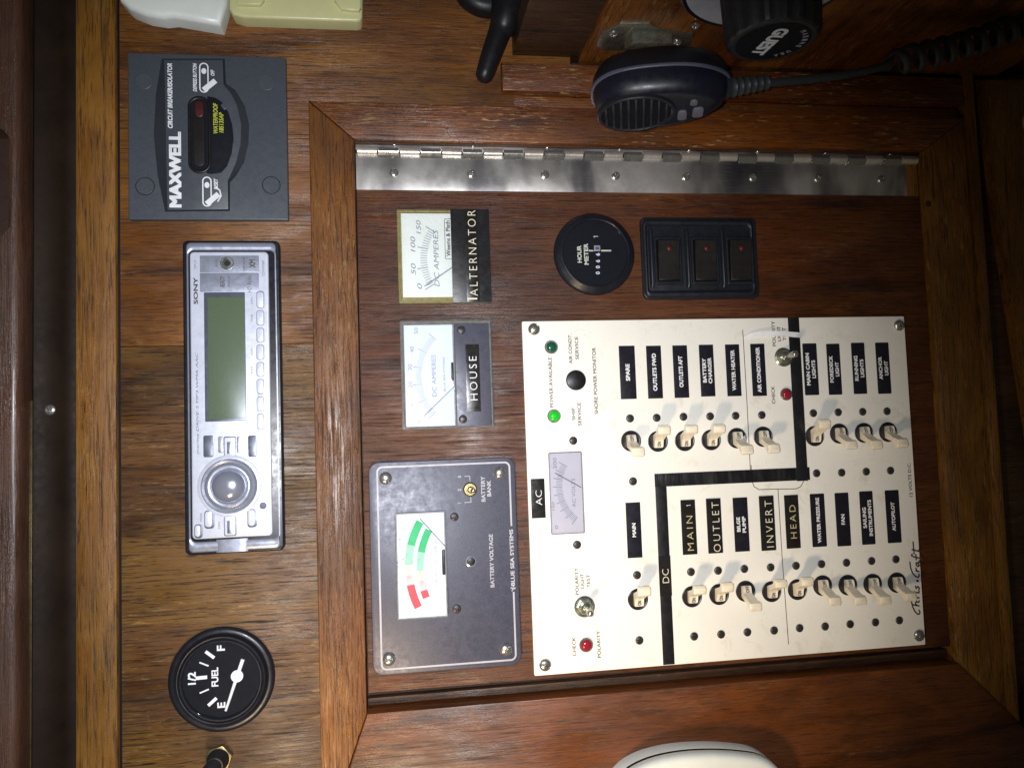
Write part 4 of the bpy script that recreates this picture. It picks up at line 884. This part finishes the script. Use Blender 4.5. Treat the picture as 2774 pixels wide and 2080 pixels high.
cuts = [(y1_, 618)] + [(y1_, v_) for v_ in (785, 955, 1120, 1290, 1455, 1622)] + [(y2_, v_) for v_ in (40, 205, 385)]
for i in range(9):
    (zA, a), (zB, b_) = cuts[i], cuts[i + 1]; o = fp('preset_key', 922, a + (14 if i else 0), 992, b_ - 14, 1.6, -.05, .9, M['silver2'], zA, zB, .45)
    fpo = fp('key_seat', 916, a + (9 if i else -12), 997, b_ - 9, 1.8, -.1, .1, M['paleink'], zA, zB, .03)
kc = np.array([*yq(y2_, 660, 922, FN2), FN2]) - fo_
kb = link('volume_knob', B().lathe([(24.4, -.1), (24.4, .4), (24.0, .7), (20.2, .7), (19.8, 1.6), (19.4, 1.9), (18.4, 1.9), (17.9, 1.2)], n=72, cap1=False).mesh('volume_knob', M['silver2'], 50), fpn, (kc[0], kc[1], 0)); kb.scale = (.78, .78, 1)
link('grip_ring', B().lathe([(21.2, .3), (21.1, 3.2), (20.2, 4.0), (18.4, 3.4), (16.6, 4.9), (15.0, 5.2), (13.4, 4.6), (13.0, 3.0)], n=72, cap1=False).mesh('grip_ring', M['silver'], 50), kb)
link('knob_cap', B().lathe([(13.4, 3.0), (13.2, 4.6), (12.0, 6.3), (9.5, 7.9), (6.5, 8.9), (3.2, 9.4), (.05, 9.55)], n=64).mesh('knob_cap', M['chrome'], 60), kb)
for x0, y0, x1, y1 in ((606, 448, 716, 625), (608, 1215, 718, 1400)):
    fp('seek_key_seat', x0 - 8, y0 - 8, x1 + 8, y1 + 8, 1.2, -.1, .15, M['silverd'], y2_, b=.05); o = fp('seek_key', x0, y0, x1, y1, 1.0, .0, 1.3, M['silver2'], y2_, b=.5); fp('key_insert', x0 + 28, y0 + 42, x1 - 30, y1 - 14, .5, 1.2, 1.42, M['silver'], y2_, b=.1); fp('ridged_grip', x0 + 32, y0 + 50, x1 - 48, y1 - 22, .2, 1.3, 1.62, M['silverd'], y2_, b=.08)
for x0, y0, x1, y1, m in ((400, 432, 498, 640, 'silverd'), (835, 430, 925, 640, 'silverd'), (545, 440, 598, 600, 'silver'), (725, 440, 765, 600, 'silver')):
    fp('function_key', x0, y0, x1, y1, 1.0, -.05, .7, M[m], y2_, b=.35)
for x0, y0, x1, y1 in ((415, 1170, 503, 1330), (835, 1155, 920, 1318), (318, 1305, 388, 1425)):
    fp('key_seat', x0 - 7, y0 - 7, x1 + 7, y1 + 7, 2, -.1, .12, M['silverd'], y2_, b=.05); fp('small_key', x0, y0, x1 - 14, y1 - 8, 1.8, 0, 1.0, M['silver2'], y2_, b=.5)
link('round_badge', B().disc(2.3, 0, .12).mesh('round_badge', M['silverd']), fpn, tuple((np.array([*yq(y2_, 983, 1115, FN2), FN2 + .05]) - fo_)))
q = yq(y2_, 682, 1522, TN)
L = [[(x, y, TN - .3 + 1.0 * math.sqrt(max(0, 1 - (x / 9.3) ** 2))) for x in np.linspace(-9.3, 9.3, 13)] + [(9.3, y, 3), (-9.3, y, 3)] for y in (-3.6, 4.2)]
link('release_notch', B().loops(L).mesh('release_notch', M['silver'], 50), st, (q[0], q[1] + .9, 0))
zt = FN2 + .16
def stx(s_, z, x, y, L, H, m='silverd', bold=.0, sh=0, dz=0): text(st, s_, z(x, y), L * z.k, H * z.k, zt + dz, M[m], bold, sh)
stx('SONY', y1_, 325, 605, 262, 42, 'ink', .03); text(st, 'marine DRIVE-S MP3 WMA AAC', (440 + 340 * .27735, 1092), 276, 6.6, zt, M['silverd'], .0, .2)
stx('52W x 4', y1_, 318, 350, 85, 24); stx('AUX', y1_, 527, 338, 75, 22, 'ink', 0); stx('SIRIUS', y1_, 650, 515, 110, 22, 'ink', .0, .2); stx('READY', y1_, 585, 515, 110, 46, 'ink', .02, .3); stx('iPod', y1_, 795, 340, 120, 20, 'ink')
stx('XM', y1_, 878, 340, 80, 62, 'ink', .03); stx('HD Radio', y1_, 850, 540, 170, 40, 'ink', .0, .3); stx('CDX-M50IP', y1_, 985, 385, 150, 22, 'silverd')
for z, y, s_ in ((y1_, 700, 'DSPL'), (y1_, 870, 'PAUSE'), (y1_, 1200, 'ALBM'), (y1_, 1375, 'REP')): stx(s_, z, 872, y, 70, 18, 'silverd')
stx('PUSH SELECT', y2_, 1008, 590, 190, 20, 'silverd'); stx('MODE', y2_, 378, 1228, 80, 20, 'silverd'); stx('OFF', y2_, 555, 1305, 70, 20, 'silverd')

# ================================================================== FUEL GAUGE
zf = Z(400, 1650, .25924)
fg = thing('fuel_gauge', 'round black fuel gauge with white needle resting near E, at lower left', 'gauge', zf(770, 735), 3.0)
fg.matrix_world = MW @ Matrix.Translation(Vector((ORG[fg.name][0], ORG[fg.name][1], 0)) * S); ORG[fg.name][2] = 0
FS = 31.3 / 34.2
link('bezel', B().lathe([(r_ * FS, z_) for r_, z_ in [(34.2, .1), (34.2, 1.4), (33.6, 2.6), (32.2, 3.4), (30.6, 3.4), (29.6, 2.6), (29.2, 2.2), (28.8, 3.8), (28.2, 4.5), (27.6, 4.4), (27.2, 3.6), (26.6, 4.0), (26.0, 5.0), (25.4, 5.0), (25.0, 4.3), (24.6, 2.5)]], n=84, cap1=False).mesh('bezel', M['bezel'], 40), fg)
link('dial', B().disc(25 * FS, .5, 2.6, n=60).mesh('dial', M['dial']), fg)
link('window', B().lathe([(24.9 * FS, 4.2), (24.9 * FS, 4.5), (16, 5.0), (.05, 5.2)], n=60).mesh('window', M['acr'], 60), fg)
n = 2.68
for s_, p, L, H in (('F', (765, 403), 58, 84), ('E', (770, 998), 58, 84), ('1/2', (462, 720), 132, 84), ('FUEL', (703, 705), 200, 72)): text(fg, s_, zf(*p), L * .259, H * .259, n, M['white'], .03)
for a, b_, w in (((612, 445), (688, 500), 1.9), ((545, 555), (632, 588), .9), ((512, 718), (610, 708), 2.1), ((548, 872), (635, 835), .9), ((640, 998), (712, 932), 1.9)):
    flat(fg, zf, a, b_, w, n, M['white'], 'tick')
A, Bn, Hb = at(fg, zf(995, 520), 3.4), at(fg, zf(815, 1058), 3.4), at(fg, zf(935, 695), 3.4)
nd = link('needle', B().add([], []).tube([A, Hb], [1.2, 1.2], 8).tube([Hb, Bn], [1.15, .75], 8).mesh('needle', M['white'], 50), fg)
link('hub', B().lathe([(3.6, 2.6), (3.6, 4.0), (3.0, 4.3), (.9, 4.35), (.5, 4.1)], Hb[0], Hb[1], 28).mesh('hub', M['white']), nd)

# push switch in the lower left corner
ps_ = thing('push_switch', 'black rubber booted push switch in a brass hex nut beside the fuel gauge', 'switch', zf(750, 1545), 0.0)
hx = [(8.4 * math.cos(math.pi / 3 * i + .2), 8.4 * math.sin(math.pi / 3 * i + .2)) for i in range(6)]
link('hex_nut', B().poly(hx, .1, 4.0, .8).mesh('hex_nut', M['brass']), ps_)
link('boot', B().lathe([(6.6, 3.6), (6.6, 5), (5.8, 6), (5.4, 7), (5.8, 8), (5.2, 9), (5.0, 14)], n=30).tube([(0, 0, 12), (-2, -1.5, 17), (-3.2, -2.6, 21), (-3.8, -3.2, 23)], [4.6, 4.8, 4.2, 1.0], 16).mesh('boot', M['rubber'], 50), ps_)

# ================================================================== SIDE BULKHEAD coming toward the camera along the photo's top
sb = structure('side_bulkhead')
U0, U1 = u_side, uQ + 60
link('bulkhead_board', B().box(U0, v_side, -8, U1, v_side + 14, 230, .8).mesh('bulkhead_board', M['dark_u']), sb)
ux = uv(1571, 152, 3)[0]
def diag_box(name, u0, u1, n0, n1, t, m):   # board lying on the bulkhead's face
    cu, cn = (u0 + u1) / 2, (n0 + n1) / 2
    bb = B().poly([(u0 - cu, n0 - cn), (u1 - cu, n0 - cn), (u1 - cu, n1 - cn), (u0 - cu, n1 - cn)], 0, t, .8)
    R_ = Matrix(((1, 0, 0, 0), (0, 0, -1, 0), (0, 1, 0, 0), (0, 0, 0, 1)))   # local z -> -v, local y -> n
    o = link(name, bb.mesh(name, m), sb, (cu, v_side - .05, cn)); o.matrix_local = Matrix.Translation(Vector((cu, v_side + .0, cn)) * S) @ R_; return o
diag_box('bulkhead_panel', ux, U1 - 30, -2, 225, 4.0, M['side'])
bm_ = slab_px('bead_moulding', [(1352, 258), (1392, 156), (2590, 232), (2560, 318)], -2, 10, M['rail'], None, 1.5)
bpts = [uv(1372, 250, 10), uv(1393, 158, 10)]
bpy.data.objects.remove(bm_)
va, vb = uv(1500, 172, 7)[1], uv(1500, 250, 7)[1]
rect('bead_moulding', uv(1362, 200, 11)[0], vb, uQ, min(va, v_side - 4.5), -2, 7, M['rail'], sb, 1.6)
rect('filler_board', u_side, vA0 + .5, uQ, vb - .8, -9, .25, M['rail'], sb, .3)

# ------------------------------------------------------------------ battery switch on the bulkhead
vf = v_side - 4
RB = Matrix(((1, 0, 0, 0), (0, 0, -1, 0), (0, 1, 0, 0), (0, 0, 0, 1)))
def on_side(t_name, label, cat, p, dv):
    q = onv(p[0], p[1], vf - dv); o = bpy.data.objects.new(t_name, None); COL.objects.link(o)
    o.matrix_world = MW @ Matrix.Translation(Vector((q[0], vf, q[2])) * S) @ RB; o['label'] = label; o['category'] = cat; return o, q
gs, q = on_side('battery_switch', 'dusty black rotary battery switch lettered GUEST on a round pale dial plate', 'switch', (2094, 114), 38)
link('base_ring', B().lathe([(50, 0), (50, 3), (48, 5), (46.5, 4)], n=64).mesh('base_ring', M['black']), gs)
link('dial_plate', B().lathe([(46.4, 3.4), (46.2, 4.4), (.05, 4.4)], n=64).mesh('dial_plate', M['gplate']), gs)
kn = B()
def kprof(n, R, k=.035): return [(R * (1 + (k if i % 4 < 2 else -k)) * math.cos(2 * math.pi * i / n), R * (1 + (k if i % 4 < 2 else -k)) * math.sin(2 * math.pi * i / n)) for i in range(n)]
kn.loops([[(x, y, z_) for x, y in kprof(72, r, k)] for r, z_, k in ((27, 4, .03), (26.6, 10, .03), (25.4, 34, .03), (24.6, 37, .015), (23.0, 38, 0))])
link('knob', kn.mesh('knob', M['guest'], 30), gs)
link('knob_badge', B().disc(20.5, 37.8, 38.25, n=48).mesh('knob_badge', M['dial']), gs)
def side_text(par, body, L, H, m, x, y, z_, ang, bold=.03):
    me = text_mesh(body, L, H, m, bold); o = link('lettering', me, par, (x, y, z_)); o.matrix_local = Matrix.Translation(Vector((x, y, z_)) * S) @ Matrix.Rotation(math.radians(ang), 4, 'Z'); return o
side_text(gs, 'GUEST', 30, 8.5, M['white'], -2, 0, 38.35, 176, .05)
for i, s_ in enumerate('MARINE USA'):
    a = math.radians(50 - i * 12); side_text(gs, s_, 2, 3, M['grey'], 17.2 * math.cos(a), 17.2 * math.sin(a), 38.35, math.degrees(a) + 180) if s_ != ' ' else None
for (s_, x, y, a) in (('BOTH', -34, 4, 8), ('OFF', 34, 2, 0)): side_text(gs, s_, 13, 5, M['ink'], x, y, 4.5, a, .01)
for i, s_ in enumerate('FULLY ENGAGED'):
    a = math.radians(205 - i * 5.2); side_text(gs, s_, 2.2, 2.6, M['ink'], 40 * math.cos(a), 40 * math.sin(a), 4.5, math.degrees(a) - 180, 0) if s_ != ' ' else None
# ------------------------------------------------------------------ microphone clip
mc, q = on_side('microphone_clip', 'small stamped metal microphone hanger plate with screws, behind the microphone', 'bracket', (1765, 100), 2)
link('hanger_plate', B().poly([(-32, -16), (-26, -22), (22, -20), (30, -8), (26, 4), (6, 6), (-6, 14), (-24, 12), (-33, 0)], 0, 1.2, .3).mesh('hanger_plate', M['zinc']), mc)
link('hanger_tongue', B().poly([(-16, -6), (14, -6), (12, 4), (-14, 4)], 1.0, 8, 1).mesh('hanger_tongue', M['zinc']), mc)
for x, y in ((-25, 0), (20, -8), (24, 14)): link('screw', cross(3.2, 1.6, .5, M['steel']), mc, (x, y, 1.2))

# ------------------------------------------------------------------ microphone
vF = uv(1790, 338, 40)[1]                       # face nearest the door
fc = onv(1800, 292, vF)
mL, mWn, mcx, mcn = 42.0, 26.0, fc[0] - 2, fc[2]
vF -= 2.0
def mnear(px, py, v): return onv(px, py, v)
mic, q = on_side('microphone', 'blue-black fist microphone with ribbed grille and pale seam line, hanging at top centre', 'microphone', (1790, 240), 20)
mic.matrix_world = MW @ Matrix.Translation(Vector((mcx, vF, mcn)) * S) @ RB @ Matrix.Rotation(math.radians(17), 4, 'Z') @ Matrix.Rotation(math.radians(-13), 4, 'X')     # local x=u, y=n, z=-v
def egg(s, dx=0):
    P = []
    for i in range(48):
        a = 2 * math.pi * i / 48; x = math.cos(a); k = 1 - .20 * (x + 1) / 2 - (.10 * max(0, x) ** 2); sx = abs(math.cos(a)) ** .82 * (1 if x >= 0 else -1); sy = abs(math.sin(a)) ** .82 * (1 if math.sin(a) >= 0 else -1)
        P.append((mL * sx * s + dx, mWn * k * sy * s))
    return P
T = 31.5
def shell(name, prof, m, cap0=True, cap1=True): return link(name, B().loops([[(x, y, z_) for x, y in egg(s)] for s, z_ in prof], cap0, cap1).mesh(name, m, 50), mic)
shell('back_shell', [(.80, -T), (.90, -T + 2.5), (.965, -T + 8), (.99, -T + 14), (.985, -T + 15.4)], M['black'])
shell('seam_trim', [(.985, -T + 15.2), (1.004, -T + 15.6), (1.004, -T + 17.2), (.985, -T + 17.6)], M['seam'])
shell('front_shell', [(.985, -T + 17.4), (.985, -16), (.95, -9), (.88, -4), (.78, -1.2), (.70, -.2), (.60, 0)], M['mic'])
gx = -mL * .36
link('grille_rim', B().ring([(gx + mL * .56 * math.cos(a), mWn * .66 * math.sin(a)) for a in [2 * math.pi * i / 40 for i in range(40)]], [(gx + mL * .50 * math.cos(a), mWn * .59 * math.sin(a)) for a in [2 * math.pi * i / 40 for i in range(40)]], -1.5, 1.6, .5).mesh('grille_rim', M['mic_d']), mic)
link('grille_bed', B().lathe([(1, -1), (1, .25)], gx, 0, 40, sx=mL * .52, sy=mWn * .61).mesh('grille_bed', M['dial']), mic)
for i in range(9):
    x = -mL * .43 + mL * .86 * i / 8; hh = mWn * .59 * math.sqrt(max(.05, 1 - (x / (mL * .50)) ** 2))
    link('grille_bar', B().box(gx + x - .75, -hh, .2, gx + x + .75, hh, 1.7, .4).mesh('grille_bar', M['mic_d']), mic)
for x, y, w, h in ((.30, -.22, 5.5, 9), (.52, -.16, 6.5, 9), (.45, .22, 4.5, 5)):
    link('key', B().slab(0, 0, w, h, 2, 0, 1.6, .5).mesh('key', M['btn']), mic, (mL * x, mWn * y, -.2))
# cord: plain run, then coils
cd = thing('coiled_cord', 'dark grey coiled microphone cord running off the right edge', 'cord', org=(mcx + mL, vF + 14, mcn + 12))
co_ = ORG[cd.name]
def cp(px, py, n): return np.array(uv(px, py, n)) - co_
nn = mcn + 12
link('strain_relief', B().tube([cp(1968 + i * 6, 240 - i * .9, nn) for i in range(19)], [5.4 - .09 * i + (.8 if i % 3 == 0 else 0) for i in range(19)], 14).mesh('strain_relief', M['cable'], 50), cd)
link('cord_lead', B().tube([cp(x, y, nn - k) for x, y, k in ((2060, 228, 0), (2120, 222, 2), (2200, 215, 4), (2280, 205, 6), (2350, 192, 8), (2395, 180, 8), (2412, 168, 8))], 2.6, 10).mesh('cord_lead', M['cable'], 60), cd)
path = []; turns = 11; K = turns * 18; a_, b2 = cp(2405, 170, nn - 8), cp(2860, 30, nn + 6); ax = (b2 - a_) / np.linalg.norm(b2 - a_); e1 = np.cross(ax, [0, 0, 1]); e1 /= np.linalg.norm(e1); e2 = np.cross(ax, e1)
for i in range(K + 1):
    s_ = i / K; a = 2 * math.pi * i / 18; r = 6.8 * min(1, .35 + s_ * 8); path.append(a_ + (b2 - a_) * s_ + (e1 * math.cos(a) + e2 * math.sin(a)) * r + np.array([0, -4 * math.sin(math.pi * s_), 0]))
link('coil', B().tube(path, 2.5, 8).mesh('coil', M['cable'], 60), cd)

# ================================================================== ODDS AND ENDS ROUND THE EDGES
# black lever handle, top centre left
hd = thing('lever_handle', 'black rounded lever handle on a round base, left of the microphone', 'handle', (1330, 20), 0.0)
link('round_base', B().lathe([(24, .2), (24, 6), (22.5, 9), (18, 11), (.05, 12)], n=48).mesh('round_base', M['black'], 50), hd, loc(hd, (1318, -40), 0))
def hp(x, y, n): return at(hd, (x, y), n)
link('handle_hub', B().tube([hp(1385, -60, 18), hp(1380, -10, 20), hp(1372, 40, 21), hp(1362, 78, 21), hp(1356, 96, 20)], [12.5, 11.5, 10.3, 8.6, 5], 24).mesh('handle_hub', M['black'], 60), hd)
link('handle_grip', B().tube([hp(1372, 20, 20), hp(1352, 90, 19), hp(1330, 150, 18), hp(1315, 195, 17), hp(1309, 212, 16.5), hp(1306, 221, 16), hp(1305, 224, 16)], [8, 7.2, 6.6, 6.0, 5.2, 3.2, .6], 24).mesh('handle_grip', M['black'], 60), hd)
# two plastic covers at the top left
w1 = thing('white_cover', 'white plastic cover with a curved lower edge, at the top left corner', 'cover', (470, 0), 0.0)
q = [at(w1, p, 14) for p in ((315, -60), (322, 0), (350, 22), (395, 40), (440, 47), (470, 44), (520, 53), (596, 66), (612, 10), (618, -60))]
link('cover_shell', B().poly([(p[0], p[1]) for p in q], .1, 14, 4, 4).mesh('cover_shell', M['wht_pl'], 50), w1)
w2 = thing('cream_cover', 'cream yellow plastic box with stepped raised ends, beside the white cover', 'cover', (800, 0), 0.0)
q = [at(w2, p, 12) for p in ((620, -80), (621, 25), (632, 40), (660, 47), (965, 58), (976, 55), (981, 45), (983, -80))]
link('box_shell', B().poly([(p[0], p[1]) for p in q], .1, 12, 1.6, 3).mesh('box_shell', M['crm_pl'], 50), w2)
q = [at(w2, p, 15) for p in ((640, -80), (640, 12), (705, 14), (715, 0), (715, -80))]; link('raised_end', B().poly([(p[0], p[1]) for p in q], 11.5, 15, 1.2, 3).mesh('raised_end', M['crm_pl'], 50), w2)
q = [at(w2, p, 15) for p in ((905, -80), (905, 0), (925, 26), (972, 30), (978, 20), (978, -80))]; link('raised_end', B().poly([(p[0], p[1]) for p in q], 11.5, 15, 1.2, 3).mesh('raised_end', M['crm_pl'], 50), w2)
# white rounded housing at the bottom edge
w3 = thing('white_housing', 'white rounded plastic housing with a dark seam, rising from the bottom edge', 'housing', (1920, 2080), 0.0)
def hcap(n, pts): return [tuple(at(w3, p, n)[:2]) + (n,) for p in pts]
q = [(1640, 2230)] + curve([(x + 2, y + 20) for x, y in [(1660, 2130), (1702, 2082), (1750, 2054), (1810, 2036), (1880, 2026), (1960, 2024), (2030, 2029), (2075, 2038), (2110, 2060), (2135, 2095), (2150, 2130)]], 4) + [(2160, 2230)]
O3 = [(p[0], p[1]) for p in hcap(30, q)]
link('housing_shell', B().poly(O3, 7.2, 19, .6, 2).mesh('housing_shell', M['wht_pl'], 50), w3)
link('seam_strip', B().poly(offset(O3, -.15), 18.8, 21.4, .2).mesh('seam_strip', M['black'], 50), w3)
link('front_shell', B().poly(offset(O3, -.2), 21.2, 29, 4.5, 5).mesh('front_shell', M['wht_pl'], 50), w3)
# black handle at the right edge, pale disc above it
k1 = thing('black_knob', 'glossy black rounded knob cut by the right edge near the bottom', 'knob', (2790, 1900), 0.0)
link('knob_body', B().lathe([(20, -1.4), (21, 12), (19, 20), (12, 25), (.05, 27)], n=40, sy=1.05).mesh('knob_body', M['bezel'], 60), k1, loc(k1, (2830, 1910), 0))
k2 = thing('pale_disc', 'pale round plastic rim cut by the right edge near the top', 'disc', (2790, 335), 8)
link('disc_rim', B().lathe([(13, -2), (13, 5), (11.5, 7), (.05, 8)], n=36).mesh('disc_rim', M['gplate'], 60), k2, loc(k2, (2812, 335), 8))
